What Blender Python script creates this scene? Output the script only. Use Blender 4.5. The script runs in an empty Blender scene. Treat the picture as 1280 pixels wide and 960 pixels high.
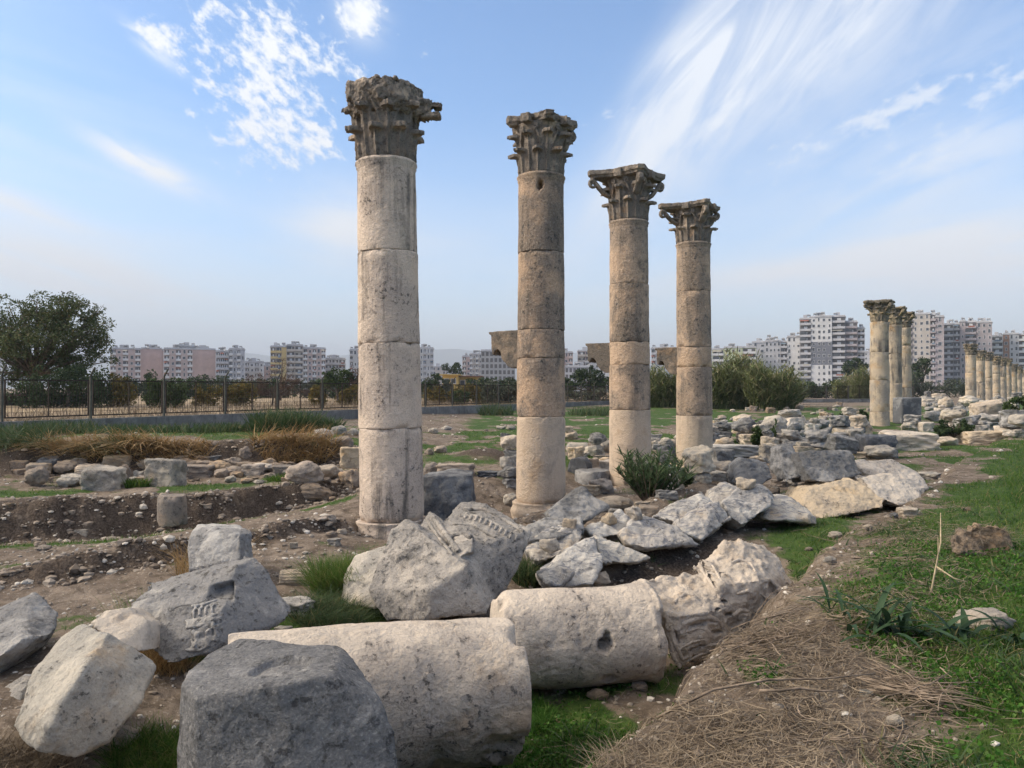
import bpy, bmesh, math, random
import numpy as np
from mathutils import Vector, Matrix, Euler

sc = bpy.context.scene
col = sc.collection
R = math.radians
EYE = 1.9
FP = 960.0            # focal length in pixels of the 1280 wide photograph
HZ = 485.0            # row of the horizon

# ------------------------------------------------------------------ camera
cam = bpy.data.cameras.new('camera'); camo = bpy.data.objects.new('camera', cam); col.objects.link(camo)
cam.lens = 27.0; cam.sensor_width = 36.0; cam.clip_start = 0.05; cam.clip_end = 30000
camo.location = (0, 0, EYE); camo.rotation_euler = (R(90 + math.degrees(math.atan(5 / FP))), 0, 0)
sc.camera = camo

# ------------------------------------------------------------------ light
SUN_EL, SUN_AZ = 34.0, -92.0         # azimuth in degrees clockwise from +Y
world = bpy.data.worlds.new('World'); sc.world = world; world.use_nodes = True
world.cycles.sampling_method = 'MANUAL'; world.cycles.sample_map_resolution = 256
SKY_STRENGTH = 0.085
sun = bpy.data.lights.new('sun', 'SUN'); suno = bpy.data.objects.new('sun', sun); col.objects.link(suno)
sun.energy = 1.7; sun.angle = R(20); sun.color = (1.0, 0.88, 0.73)
sd = Vector((math.sin(R(SUN_AZ)) * math.cos(R(SUN_EL)), math.cos(R(SUN_AZ)) * math.cos(R(SUN_EL)), math.sin(R(SUN_EL))))
suno.rotation_euler = sd.to_track_quat('Z', 'Y').to_euler()
vs = sc.view_settings
vs.view_transform = 'Standard'; vs.look = 'None'; vs.gamma = 1.0; vs.exposure = 1.30; vs.use_curve_mapping = False
sc.render.engine = 'CYCLES'
sc.cycles.use_denoising = True
sc.cycles.max_bounces = 5; sc.cycles.diffuse_bounces = 3; sc.cycles.glossy_bounces = 2; sc.cycles.transparent_max_bounces = 6
sc.cycles.volume_bounces = 0
sc.cycles.use_adaptive_sampling = True; sc.cycles.adaptive_threshold = 0.02

class NT:
    """tiny helper for writing node trees"""
    def __init__(s, tree): s.t = tree; s.n = tree.nodes; s.l = tree.links
    def new(s, typ, **kw):
        n = s.n.new(typ)
        for k, v in kw.items(): setattr(n, k, v)
        return n
    def put(s, sock, v):
        if isinstance(v, bpy.types.NodeSocket): s.l.new(v, sock)
        elif isinstance(v, (tuple, list)) and len(v) == 3 and sock.type == 'RGBA': sock.default_value = (*v, 1)
        else: sock.default_value = v
    def m(s, op, a, b=0.0, c=None, clamp=False):
        n = s.new('ShaderNodeMath', operation=op, use_clamp=clamp)
        s.put(n.inputs[0], a); s.put(n.inputs[1], b)
        if c is not None: s.put(n.inputs[2], c)
        return n.outputs[0]
    def ramp(s, v, a, b, lo=0.0, hi=1.0, smooth=True):
        n = s.new('ShaderNodeMapRange', interpolation_type='SMOOTHSTEP' if smooth else 'LINEAR')
        s.put(n.inputs['Value'], v); s.put(n.inputs['From Min'], a); s.put(n.inputs['From Max'], b)
        s.put(n.inputs['To Min'], lo); s.put(n.inputs['To Max'], hi)
        return n.outputs[0]
    def mix(s, f, a, b, mode='MIX'):
        n = s.new('ShaderNodeMix', data_type='RGBA', blend_type=mode)
        s.put(n.inputs[0], f); s.put(n.inputs[6], a); s.put(n.inputs[7], b)
        return n.outputs[2]
    def noise(s, vec, scale, detail=4, rough=0.55, dist=0.0):
        n = s.new('ShaderNodeTexNoise')
        s.put(n.inputs['Vector'], vec); n.inputs['Scale'].default_value = scale; n.inputs['Detail'].default_value = detail
        n.inputs['Roughness'].default_value = rough; n.inputs['Distortion'].default_value = dist
        return n.outputs[0]
    def voro(s, vec, scale, feature='F1', rnd=1.0):
        n = s.new('ShaderNodeTexVoronoi', feature=feature)
        s.put(n.inputs['Vector'], vec); n.inputs['Scale'].default_value = scale; n.inputs['Randomness'].default_value = rnd
        return n.outputs['Distance']
    def vec(s, x, y, z):
        n = s.new('ShaderNodeCombineXYZ'); s.put(n.inputs[0], x); s.put(n.inputs[1], y); s.put(n.inputs[2], z); return n.outputs[0]
    def vm(s, op, a, b):
        n = s.new('ShaderNodeVectorMath', operation=op); s.put(n.inputs[0], a); s.put(n.inputs[1], b); return n.outputs[0]

def build_world():
    t = NT(world.node_tree)
    t.n.clear()
    out = t.new('ShaderNodeOutputWorld'); bg = t.new('ShaderNodeBackground'); bg.inputs[1].default_value = SKY_STRENGTH
    t.l.new(bg.outputs[0], out.inputs[0])
    sky = t.new('ShaderNodeTexSky', sky_type='NISHITA', sun_disc=False)
    sky.sun_elevation = R(SUN_EL); sky.sun_rotation = R(SUN_AZ); sky.altitude = 0; sky.air_density = 1.0; sky.dust_density = 0.6; sky.ozone_density = 2.2
    tc = t.new('ShaderNodeTexCoord'); d = tc.outputs['Generated']
    sp = t.new('ShaderNodeSeparateXYZ'); t.l.new(d, sp.inputs[0]); x, y, z = sp.outputs
    az = t.m('MULTIPLY', t.m('ARCTAN2', x, y), 100.0)             # azimuth, hundredths of a radian
    el = t.m('MULTIPLY', t.m('ARCSINE', z), 100.0)                # elevation
    def ang(px, py):
        u, w = (px - 640) / FP, (HZ - py) / FP
        return math.atan(u) * 100, math.atan(w / math.sqrt(1 + u * u)) * 100
    def blob(px, py, rx, ry, rot=0.0, p=1.0):
        a, e = ang(px, py); c, s_ = math.cos(R(rot)), math.sin(R(rot))
        dx, dy = t.m('SUBTRACT', az, a), t.m('SUBTRACT', el, e)
        u = t.m('DIVIDE', t.m('ADD', t.m('MULTIPLY', dx, c), t.m('MULTIPLY', dy, s_)), rx / 9.6)
        v = t.m('DIVIDE', t.m('SUBTRACT', t.m('MULTIPLY', dy, c), t.m('MULTIPLY', dx, s_)), ry / 9.6)
        q = t.m('ADD', t.m('MULTIPLY', u, u), t.m('MULTIPLY', v, v))
        return t.m('MULTIPLY', t.m('POWER', 2.718, t.m('MULTIPLY', q, -1.0)), p)
    def strk(rot, sx, sy, seed, scale=1.0, detail=5, rough=0.55, dist=0.3):
        c, s_ = math.cos(R(rot)), math.sin(R(rot))
        u = t.m('ADD', t.m('MULTIPLY', az, c), t.m('MULTIPLY', el, s_))
        v = t.m('SUBTRACT', t.m('MULTIPLY', el, c), t.m('MULTIPLY', az, s_))
        return t.noise(t.vec(t.m('DIVIDE', u, sx), t.m('DIVIDE', v, sy), seed), scale, detail, rough, dist)
    def add(*a):
        r = a[0]
        for b in a[1:]: r = t.m('ADD', r, b)
        return r
    mul = lambda a, b: t.m('MULTIPLY', a, b)
    # thin veil, thicker towards the horizon
    veil = mul(t.ramp(el, 36.0, 3.0), 0.66)
    veil = mul(veil, t.ramp(strk(2, 26, 5, 3.1), 0.22, 0.66, 0.6, 1.0))
    veil = t.m('MAXIMUM', veil, t.ramp(el, 14.0, 1.0, 0.0, 0.93))
    # left hand streaks
    left = mul(t.ramp(strk(-8, 30, 3.2, 7.7), 0.42, 0.72), add(blob(60, 350, 220, 70, -9), blob(0, 170, 190, 90, 0, 0.55), blob(420, 300, 70, 40, 0, 1.0), blob(560, 300, 120, 22, 0, 0.6)))
    left = mul(left, 0.85)
    bank = mul(add(blob(40, 335, 210, 46, -12, 1.3), blob(10, 255, 70, 16, -14, 0.8), blob(430, 285, 60, 40, 0, 1.0)), t.ramp(strk(-12, 16, 2.6, 1.3), 0.22, 0.60, 0.25, 1.0))
    # flock of small white clouds
    pu = strk(-32, 1.9, 1.25, 5.5, 0.95, 5, 0.60, 0.15)
    pm = add(blob(335, 150, 95, 72, -25, 1.15), blob(345, 45, 55, 55, 0, 0.9), blob(450, 15, 32, 30, -30, 1.3), blob(430, 82, 50, 16, -12, 0.8), blob(262, 12, 30, 15, 0, .8), blob(190, 42, 52, 17, -35, 0.9), blob(400, 175, 22, 14, 0, 0.9), blob(230, 45, 30, 14, 0, 0.6), blob(525, 62, 26, 16, 0, .5))
    puff = t.ramp(t.m('ADD', pu, mul(t.m('SUBTRACT', t.m('MINIMUM', pm, 1.25), 1.0), 0.34)), 0.385, 0.66)
    lone = mul(add(blob(182, 206, 58, 13, -22, 1.2), blob(185, 55, 30, 7, -32, 1.0), blob(452, 18, 26, 22, -40, 0.9)), t.ramp(strk(-22, 5, 1.6, 2.2, 0.8), 0.28, 0.6))
    # fan of cirrus on the right
    fan = add(blob(860, 100, 190, 42, 52), blob(985, 60, 230, 52, 41), blob(880, 55, 60, 25, 20, .6), blob(1120, 40, 160, 60, 30, 0.5))
    fan = mul(fan, t.ramp(strk(47, 24, 6.0, 4.4, 1.0, 7, 0.6, 1.2), 0.25, 0.72, 0.30, 1.15))
    fan2 = mul(add(blob(1160, 215, 150, 36, 22, 0.8), blob(1130, 130, 190, 36, 24, 0.35)), t.ramp(strk(20, 14, 3.0, 9.4, 1.0, 6), 0.34, 0.66))
    pr = t.ramp(t.m('ADD', strk(15, 2.2, 1.3, 8.8, 1.0, 5), mul(t.m('SUBTRACT', add(blob(1080, 155, 110, 18, 20), blob(1140, 130, 40, 14, 20, 0.6), blob(1250, 105, 45, 16, 20), blob(975, 180, 30, 14, 0, .7), blob(1150, 190, 90, 22, 15, .7), blob(770, 140, 50, 14, 5, .6)), 1.0), 0.34)), 0.36, 0.68)
    low = mul(add(blob(1200, 305, 130, 38, 6), blob(1010, 335, 190, 18, 4, 0.9), blob(1280, 350, 190, 30, 0, .6)), t.ramp(strk(5, 20, 4.0, 6.1), 0.25, 0.60, 0.25, 1.0))
    a = 1.0
    def over(acc, x_, k):          # 1-(1-a)(1-b)
        inv = t.m('SUBTRACT', 1.0, mul(t.m('MINIMUM', x_, 1.0), k))
        return inv if acc is None else mul(acc, inv)
    acc = None
    for x_, k in ((veil, 1.0), (left, 0.5), (bank, 0.88), (puff, 0.95), (lone, 0.95), (fan, 0.80), (fan2, 0.75), (pr, 0.6), (low, 0.9)):
        acc = over(acc, x_, k)
    cover = t.m('SUBTRACT', 1.0, acc, clamp=True)
    skyc = t.mix(1.0, sky.outputs[0], SKY_TINT, 'MULTIPLY')
    cloud = t.mix(t.ramp(el, 3.0, 45.0), CLOUD_LOW, CLOUD_HIGH)
    c = t.mix(cover, skyc, cloud)
    # thin bright cloud before the sun, out of view, added for warm soft light
    sx, sy, sz = sd
    dt = t.new('ShaderNodeVectorMath', operation='DOT_PRODUCT'); t.l.new(d, dt.inputs[0]); dt.inputs[1].default_value = (sx, sy, sz)
    glow = t.m('POWER', t.m('MAXIMUM', dt.outputs['Value'], 0.0), 7.0)
    c = t.mix(t.m('MULTIPLY', glow, 0.9), c, FILL_CLOUD_SUN)
    c = t.mix(t.ramp(el, 62.0, 105.0, 0.0, 0.92), c, FILL_CLOUD_TOP)      # unseen warm cloud overhead, added to brighten and warm the top light
    t.l.new(c, bg.inputs[0])
SKY_TINT = (0.92, 1.08, 1.20)
CLOUD_LOW = (4.7, 4.75, 4.9)
CLOUD_HIGH = (5.5, 5.6, 5.7)
FILL_CLOUD_SUN = (17.0, 14.0, 10.5)
FILL_CLOUD_TOP = (7.2, 6.4, 5.4)
build_world()
# ------------------------------------------------------------------ helpers: objects
def thing(name, label, cat, loc=(0, 0, 0), rz=0.0, group=None, rot=None):
    o = bpy.data.objects.new(name, None); col.objects.link(o)
    o.empty_display_size = 0.2
    o.location = loc; o.rotation_euler = rot if rot else (0, 0, rz)
    return tag(o, label, cat, group)
def tag(o, label=None, cat=None, group=None, kind='thing'):
    if label: o['label'] = label
    if cat: o['category'] = cat
    if group: o['group'] = group
    o['kind'] = kind
    return o
def link(name, me, mat=None, parent=None, loc=None, rot=None, scale=None):
    o = bpy.data.objects.new(name, me); col.objects.link(o)
    if mat is not None and me is not None and not me.materials: me.materials.append(mat)
    if parent is not None: o.parent = parent
    if loc is not None: o.location = loc
    if rot is not None: o.rotation_euler = rot
    if scale is not None: o.scale = scale
    return o
def copy_tree(o, parent=None):
    c = o.copy(); col.objects.link(c)
    if parent is not None: c.parent = parent
    for ch in list(o.children): copy_tree(ch, c)
    return c
def mesh_np(name, V, F, smooth=True):
    """V (n,3); F (m,3|4) integer array or list of lists"""
    me = bpy.data.meshes.new(name)
    V = np.asarray(V, dtype=np.float32)
    if isinstance(F, np.ndarray):
        k = F.shape[1]; m = len(F)
        me.vertices.add(len(V)); me.vertices.foreach_set('co', V.ravel())
        me.loops.add(m * k); me.loops.foreach_set('vertex_index', F.astype(np.int32).ravel())
        me.polygons.add(m)
        me.polygons.foreach_set('loop_start', np.arange(0, m * k, k, dtype=np.int32))
        me.polygons.foreach_set('use_smooth', np.full(m, smooth))
        me.update(calc_edges=True)
    else:
        me.from_pydata(V.tolist(), [], F)
        me.polygons.foreach_set('use_smooth', np.full(len(me.polygons), smooth)); me.update()
    return me
class MB:
    """collects boxes, tubes, prisms into one mesh"""
    def __init__(s): s.v = []; s.f = []
    def add(s, V, F):
        b = len(s.v); s.v += [tuple(map(float, p)) for p in V]; s.f += [[b + i for i in f] for f in F]; return s
    def box(s, x0, y0, z0, x1, y1, z1, M=None):
        V = [Vector(p) for p in ((x0,y0,z0),(x1,y0,z0),(x1,y1,z0),(x0,y1,z0),(x0,y0,z1),(x1,y0,z1),(x1,y1,z1),(x0,y1,z1))]
        if M is not None: V = [M @ p for p in V]
        return s.add(V, [(0,3,2,1),(4,5,6,7),(0,1,5,4),(1,2,6,5),(2,3,7,6),(3,0,4,7)])
    def tube(s, pts, r, n=6, cap=True):
        pts = [Vector(p) for p in pts]; rr = r if isinstance(r, (list, tuple)) else [r] * len(pts)
        V = []; F = []; up = Vector((0.13, 0.31, 0.94))
        for i, p in enumerate(pts):
            t = (pts[min(i + 1, len(pts) - 1)] - pts[max(i - 1, 0)]).normalized()
            a = t.cross(up)
            if a.length < 0.1: a = t.cross(Vector((1, 0, 0)))
            a.normalize(); b = t.cross(a)
            V += [p + rr[i] * (a * math.cos(k / n * 6.28318) + b * math.sin(k / n * 6.28318)) for k in range(n)]
        for i in range(len(pts) - 1):
            F += [(i*n+k, i*n+(k+1)%n, (i+1)*n+(k+1)%n, (i+1)*n+k) for k in range(n)]
        if cap: F += [tuple(range(n-1, -1, -1)), tuple(range((len(pts)-1)*n, len(pts)*n))]
        return s.add(V, F)
    def mesh(s, name, smooth=False): return mesh_np(name, s.v, s.f, smooth)
    def build(s, name, mat, parent=None, smooth=False, **kw): return link(name, s.mesh(name, smooth), mat, parent, **kw)

# ------------------------------------------------------------------ helpers: noise and stone shapes
def _h(ix, iy, iz, seed):
    h = (ix * 374761393 + iy * 668265263 + iz * 1274126177 + seed * 974711) & 0xFFFFFFFF
    h = ((h ^ (h >> 13)) * 1274126177) & 0xFFFFFFFF
    h = ((h ^ (h >> 16)) * 2246822519) & 0xFFFFFFFF
    return ((h ^ (h >> 15)) & 0xFFFFFF) / float(0xFFFFFF)
def vnoise(P, seed=0):
    P = np.asarray(P, dtype=np.float64); I = np.floor(P).astype(np.int64); f = P - I
    u = f * f * f * (f * (f * 6 - 15) + 10); r = 0
    for dx in (0, 1):
        wx = u[:, 0] if dx else 1 - u[:, 0]
        for dy in (0, 1):
            wy = u[:, 1] if dy else 1 - u[:, 1]
            for dz in (0, 1):
                wz = u[:, 2] if dz else 1 - u[:, 2]
                r = r + wx * wy * wz * _h(I[:, 0] + dx, I[:, 1] + dy, I[:, 2] + dz, seed)
    return r * 2 - 1
def fbm(P, octv=4, seed=0, gain=0.5):
    P = np.asarray(P, dtype=np.float64); a = 1.0; r = 0; n = 0
    for o in range(octv):
        r = r + a * vnoise(P * (2.03 ** o) + 17.3 * o, seed + o * 31); n += a; a *= gain
    return r / n * 1.5
def fbm2(x, y, octv=4, seed=0, gain=0.5):
    return fbm(np.stack([x, y, np.full_like(x, seed * 3.7)], 1), octv, seed, gain)
def sstep(a, b, x):
    t = np.clip((x - a) / (b - a), 0, 1); return t * t * (3 - 2 * t)

def get_co(me):
    V = np.empty(len(me.vertices) * 3, dtype=np.float32); me.vertices.foreach_get('co', V); return V.reshape(-1, 3).astype(np.float64)
def get_no(me):
    V = np.empty(len(me.vertices) * 3, dtype=np.float32); me.vertices.foreach_get('normal', V); return V.reshape(-1, 3).astype(np.float64)
def set_co(me, V):
    me.vertices.foreach_set('co', np.asarray(V, dtype=np.float32).ravel()); me.update()
def remesh(me, voxel):
    o = bpy.data.objects.new('tmp', me); col.objects.link(o)
    m = o.modifiers.new('r', 'REMESH'); m.mode = 'VOXEL'; m.voxel_size = voxel
    dg = bpy.context.evaluated_depsgraph_get()
    r = bpy.data.meshes.new_from_object(o.evaluated_get(dg))
    bpy.data.objects.remove(o); bpy.data.meshes.remove(me)
    return r
def relax(me, n):
    E = np.empty(len(me.edges) * 2, dtype=np.int32); me.edges.foreach_get('vertices', E); E = E.reshape(-1, 2)
    V = get_co(me); cnt = np.bincount(E.ravel(), minlength=len(V)).astype(float)[:, None]
    for _ in range(n):
        S = np.zeros_like(V)
        for k in range(3):
            S[:, k] = np.bincount(E[:, 0], V[E[:, 1], k], len(V)) + np.bincount(E[:, 1], V[E[:, 0], k], len(V))
        V = 0.4 * V + 0.6 * S / np.maximum(cnt, 1)
    set_co(me, V)
def rough(me, layers, seed):
    """push the surface along its normals: layers of (size, amount, kind)"""
    for i, (size, amp, kind) in enumerate(layers):
        V = get_co(me); N = get_no(me)
        if kind == 'f': d = fbm(V / size, 3, seed + i * 7)
        elif kind == 'r': d = 0.4 - 2.0 * np.abs(fbm(V / size, 3, seed + i * 7))          # sharp ridges
        elif kind == 'p': d = -np.clip(fbm(V / size, 2, seed + i * 7) - 0.25, 0, 1) * 2     # pits
        elif kind == 't':                                                                    # broken facets
            q = fbm(V / size, 2, seed + i * 7) * 3; d = (np.floor(q) + sstep(0.35, 0.65, q - np.floor(q))) / 3
        set_co(me, V + N * (d * amp)[:, None])
def smooth_on(me):
    me.polygons.foreach_set('use_smooth', np.full(len(me.polygons), True)); me.update()
def hulls(name, groups, voxel, layers, seed, soft=2):
    """union of convex hulls, worn and roughened"""
    bm = bmesh.new()
    for g in groups:
        vs_ = [bm.verts.new(p) for p in g]
        r = bmesh.ops.convex_hull(bm, input=vs_)
        bad = [v for v in r['geom_interior'] if isinstance(v, bmesh.types.BMVert)]
        bmesh.ops.delete(bm, geom=bad, context='VERTS')
    me = bpy.data.meshes.new(name); bm.to_mesh(me); bm.free()
    me = remesh(me, voxel); me.name = name
    relax(me, soft); rough(me, layers, seed); smooth_on(me)
    return me

# ------------------------------------------------------------------ helpers: places
def P(px, py, Z):                     # the point at depth Z seen at a place of the photograph
    return Vector(((px - 640) / FP * Z, Z, EYE - (py - HZ) / FP * Z))
# ------------------------------------------------------------------ the ground
UX, UY = 0.5407, 0.8412               # direction of the colonnaded street
def st(x, y): return UX * x + UY * y, UY * x - UX * y
def lerp_pts(x, pts): return np.interp(x, [p[0] for p in pts], [p[1] for p in pts])
L1 = [(-14, 12.6), (-8.9, 13.2), (-6.3, 13.9), (-3.9, 15.6), (-3.1, 16.2), (0, 17)]      # far wall of the dug trench
L2 = [(-9, 8.2), (-5.7, 8.6), (-4.9, 8.9), (-4.2, 9.4), (-2.6, 11.6), (-1.5, 13)]         # low earth step nearer
L3 = [(-30, 17.0), (-12, 18.6), (-8, 19.2), (-4, 19.8), (-1, 20)]                            # earth bank behind the stone row
def ground(x, y, fine=True):
    x = np.asarray(x, dtype=np.float64).ravel(); y = np.asarray(y, dtype=np.float64).ravel()
    s, t = st(x, y)
    r = np.hypot(x, y)
    n1 = fbm2(x / 1.7, y / 1.7, 3, 1); n2 = fbm2(x / 0.5, y / 0.5, 3, 2)
    z = 0.30 * sstep(30, 70, y) + 0.0 * x
    # bank on the right where the photographer stands
    edge = -1.60 + 0.20 * n1 + 0.10 * n2 + 0.5 * sstep(8, 16, s) + 0.9 * sstep(17, 32, s)
    up = sstep(-0.20, 0.16, t - edge) * 0.80 + sstep(0.1, 1.4, t - edge) * 0.20
    hb = 0.36 - 0.10 * sstep(6, 14, s) - 0.10 * sstep(20, 60, s)
    hb = hb + 0.13 * np.exp(-((t - edge - 0.55) / 0.5) ** 2) * sstep(2.5, 4.5, s) * (1 - sstep(6.5, 9.5, s))
    # sunk strip of the fallen column
    sunk = -0.40 * (1 - sstep(7.5, 10.5, s)) * sstep(-5.6, -3.9, t) * (1 - up) - 0.16 * (1 - sstep(9.5, 13, s)) * (1 - sstep(-5.6, -3.9, t))
    z = z + up * hb + sunk
    z = z - 0.42 * np.exp(-((t + 7.75) / 0.95) ** 2) * sstep(7.5, 9.5, s) * (1 - sstep(19, 22, s))      # sunk line of the column feet
    # mound under the veined stones
    z = z + 0.36 * np.exp(-((t + 4.1) / 0.55) ** 2) * sstep(7.4, 8.6, s) * (1 - sstep(12.5, 14.5, s))
    # dug trench on the left
    d1 = y - lerp_pts(x, L1) + 0.45 * n1 + 0.16 * n2
    f1 = lerp_pts(x, [(-9, 1.0), (-6, 0.95), (-3.8, 0.5), (-2.4, 0.0)])
    z = z + f1 * (-0.62) * (1 - sstep(-0.32, 0.22, d1)) * np.exp(np.minimum(d1 + 0.2, 0) / 3.2) * (r > 4)
    z = z + f1 * 0.07 * np.exp(-((d1 - 0.45) / 0.5) ** 2)
    d2 = y - lerp_pts(x, L2) + 0.35 * n1 + 0.15 * n2
    f2 = lerp_pts(x, [(-6.5, 0.1), (-5.4, 0.45), (-4.6, 0.8), (-2.8, 0.6), (-1.9, 0.0)])
    z = z + f2 * (0.34 * sstep(-0.18, 0.14, d2) * np.exp(-np.maximum(d2, 0) / 1.3))
    z = z + (r < 40) * (f1 * np.exp(-((d1 + 0.05) / 0.5) ** 2) + f2 * np.exp(-(d2 / 0.35) ** 2)) * (0.09 * fbm2(x / 0.33, y / 0.33, 3, 81) + 0.05 * n2)
    # bank behind the stone row
    d3 = y - lerp_pts(x, L3) + 0.5 * n1 + 0.12 * n2
    f3 = lerp_pts(x, [(-12, 1.0), (-5.5, 0.95), (-3.4, 0.25), (-2.2, 0.0)])
    z = z + f3 * 0.55 * sstep(-0.35, 0.35, d3) * (1 - 0.55 * sstep(3, 14, d3)) * (1 - sstep(60, 120, y))
    z = z + 0.28 * np.exp(-(((x + 0.75) / 0.9) ** 2 + ((y - 20.6) / 0.8) ** 2))
    # little pits and humps everywhere
    flat = 1 - 0.8 * sstep(25, 60, r)
    z = z + flat * (0.055 * n1 + 0.028 * n2)
    if fine:
        z = z + flat * 0.022 * fbm2(x / 0.16, y / 0.16, 3, 5)
    z = z + 14 * sstep(500, 1500, r) * 0
    return z
def gz(x, y, fine=False): return float(ground([x], [y], fine)[0])
def G(px, py):
    """where the line of sight through a place of the photograph meets the ground"""
    Z = np.geomspace(2.0, 160, 900)
    z = EYE - (py - HZ) / FP * Z
    h = ground((px - 640) / FP * Z, Z, False)
    i = int(np.argmax(z <= h)) if (z <= h).any() else len(Z) - 1
    return P(px, py, float(Z[i]))
def lawn(x, y):
    """how grassy a place is, 0 to 1"""
    x = np.asarray(x, dtype=np.float64).ravel(); y = np.asarray(y, dtype=np.float64).ravel()
    s, t = st(x, y)
    n = fbm2(x / 1.3, y / 1.3, 4, 11); m = fbm2(x / 0.35, y / 0.35, 3, 12)
    edge = lerp_pts(s, [(0, -0.30), (3.5, -0.42), (5.0, -0.75), (7, -1.25), (9, -1.2), (13, -0.75), (30, 0.2)])
    right = sstep(-0.35, 0.40, t - edge + 0.42 * n + 0.22 * m)
    # beyond the crest: greener hollow between bank and stones
    hollow = np.exp(-((t + 2.2) / 0.6) ** 2) * sstep(6.5, 8, s) * sstep(-0.5, 0.3, n + 0.2)
    trench = np.exp(-((t + 2.3) / 0.75) ** 2) * (1 - sstep(5, 7, s)) * sstep(-0.4, 0.5, n + m * 0.6 + 0.25)
    left = np.exp(-((t + 5.2) / 0.8) ** 2) * (1 - sstep(5.5, 7.5, s)) * sstep(-0.15, 0.5, n + 0.5 * m)
    d1 = y - lerp_pts(x, L1)
    strip = np.exp(-((d1 + 1.7) / 0.55) ** 2) * (x < -2) * 0.9 * sstep(-0.5, 0.1, n) + np.exp(-((d1 - 1.9) / 0.8) ** 2) * (x < -2) * sstep(-0.3, 0.2, n)
    far = sstep(17.5, 20, y) * sstep(-3.5, -1.5, x) * (1 - sstep(60, 75, y)) * sstep(-0.55, 0.05, n + 0.15 * m) * 0.9
    left_far = sstep(19.5, 20.5, y) * (x < -2.5) * sstep(-0.35, 0.3, n + 0.1) * 0.75 * (1 - sstep(28, 40, y))
    shoulder = np.exp(-((t + 0.9) / 0.5) ** 2) * (1 - sstep(8, 10, s)) * sstep(0.05, 0.55, m + 0.3 * n) * 0.8
    some = sstep(0.25, 0.6, n + 0.4 * m) * 0.45
    return np.clip(np.maximum.reduce([right, hollow, trench, left, strip, far, left_far, shoulder, some]), 0, 1)
def earth(x, y):
    """bare dark cut earth, 0 to 1"""
    x = np.asarray(x, dtype=np.float64).ravel(); y = np.asarray(y, dtype=np.float64).ravel()
    s, t = st(x, y); n = fbm2(x / 0.9, y / 0.9, 3, 21)
    d1 = y - lerp_pts(x, L1); d2 = y - lerp_pts(x, L2); d3 = y - lerp_pts(x, L3)
    a = sstep(-1.3, -0.3, d1) * (1 - sstep(0.2, 0.6, d1)) * (x < -2.4)
    b = sstep(-0.9, -0.25, d2) * (1 - sstep(0.1, 0.3, d2)) * (x < -1.6) * (x > -7)
    c = sstep(-0.9, -0.3, d3) * (1 - sstep(0.5, 1.2, d3)) * (x < -2.6)
    d = np.exp(-((t + 3.4) / 0.55) ** 2) * sstep(7, 8, s) * (1 - sstep(13, 15, s))
    e = np.exp(-((t + 1.75) / 0.3) ** 2) * (1 - sstep(5, 8, s)) * 0.6
    f = np.exp(-(((x + 0.75) / 1.0) ** 2 + ((y - 20.1) / 0.8) ** 2))
    return np.clip(np.maximum.reduce([a, b, c, d, e, f]) * (0.8 + 0.5 * n), 0, 1)

def ground_material():
    m = bpy.data.materials.new('earth_and_grass'); m.use_nodes = True; t = NT(m.node_tree); b = t.n['Principled BSDF']
    geo = t.new('ShaderNodeNewGeometry'); p = geo.outputs['Position']
    ga = t.new('ShaderNodeAttribute', attribute_name='grass').outputs['Fac']
    ea = t.new('ShaderNodeAttribute', attribute_name='earth').outputs['Fac']
    fa = t.new('ShaderNodeAttribute', attribute_name='field').outputs['Fac']
    big = t.noise(p, 0.7, 5); mid = t.noise(p, 5.0, 6, 0.6); fin = t.noise(p, 34.0, 6, 0.65); gr = t.noise(p, 95.0, 4, 0.6)
    dirt = t.mix(t.ramp(big, 0.35, 0.65), (0.165, 0.128, 0.098), (0.255, 0.208, 0.165))
    dirt = t.mix(t.ramp(mid, 0.40, 0.66), dirt, (0.105, 0.082, 0.062))
    dirt = t.mix(t.ramp(fin, 0.54, 0.70), dirt, (0.36, 0.315, 0.265))
    dirt = t.mix(t.ramp(gr, 0.58, 0.72), dirt, (0.07, 0.055, 0.042))
    soil = t.mix(t.ramp(fin, 0.40, 0.62), (0.052, 0.040, 0.032), (0.125, 0.098, 0.078))
    soil = t.mix(t.ramp(mid, 0.60, 0.74), soil, (0.19, 0.155, 0.125))
    grass = t.mix(t.ramp(mid, 0.35, 0.65), (0.030, 0.066, 0.014), (0.062, 0.105, 0.026))
    grass = t.mix(t.ramp(fin, 0.50, 0.70), grass, (0.095, 0.12, 0.04))
    field = t.mix(t.ramp(big, 0.35, 0.65), (0.27, 0.205, 0.145), (0.33, 0.265, 0.17))
    gm = t.ramp(t.m('ADD', ga, t.m('MULTIPLY', t.m('SUBTRACT', t.m('ADD', t.m('MULTIPLY', mid, 0.6), t.m('MULTIPLY', fin, 0.4)), 0.5), 1.9)), 0.30, 0.72)
    em = t.ramp(t.m('ADD', ea, t.m('MULTIPLY', t.m('SUBTRACT', mid, 0.5), 0.7)), 0.32, 0.6)
    c = t.mix(em, dirt, soil); c = t.mix(t.m('MULTIPLY', gm, t.m('SUBTRACT', 1.0, em)), c, grass); c = t.mix(fa, c, field)
    t.l.new(c, b.inputs['Base Color']); b.inputs['Roughness'].default_value = 0.95; b.inputs['Specular IOR Level'].default_value = 0.15
    bump = t.new('ShaderNodeBump'); bump.inputs['Strength'].default_value = 0.9; bump.inputs['Distance'].default_value = 0.03
    h = t.m('ADD', t.m('MULTIPLY', fin, 0.8), t.m('ADD', t.m('MULTIPLY', mid, 1.0), t.m('MULTIPLY', gr, 0.35)))
    t.l.new(h, bump.inputs['Height']); t.l.new(bump.outputs[0], b.inputs['Normal'])
    return m
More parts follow.
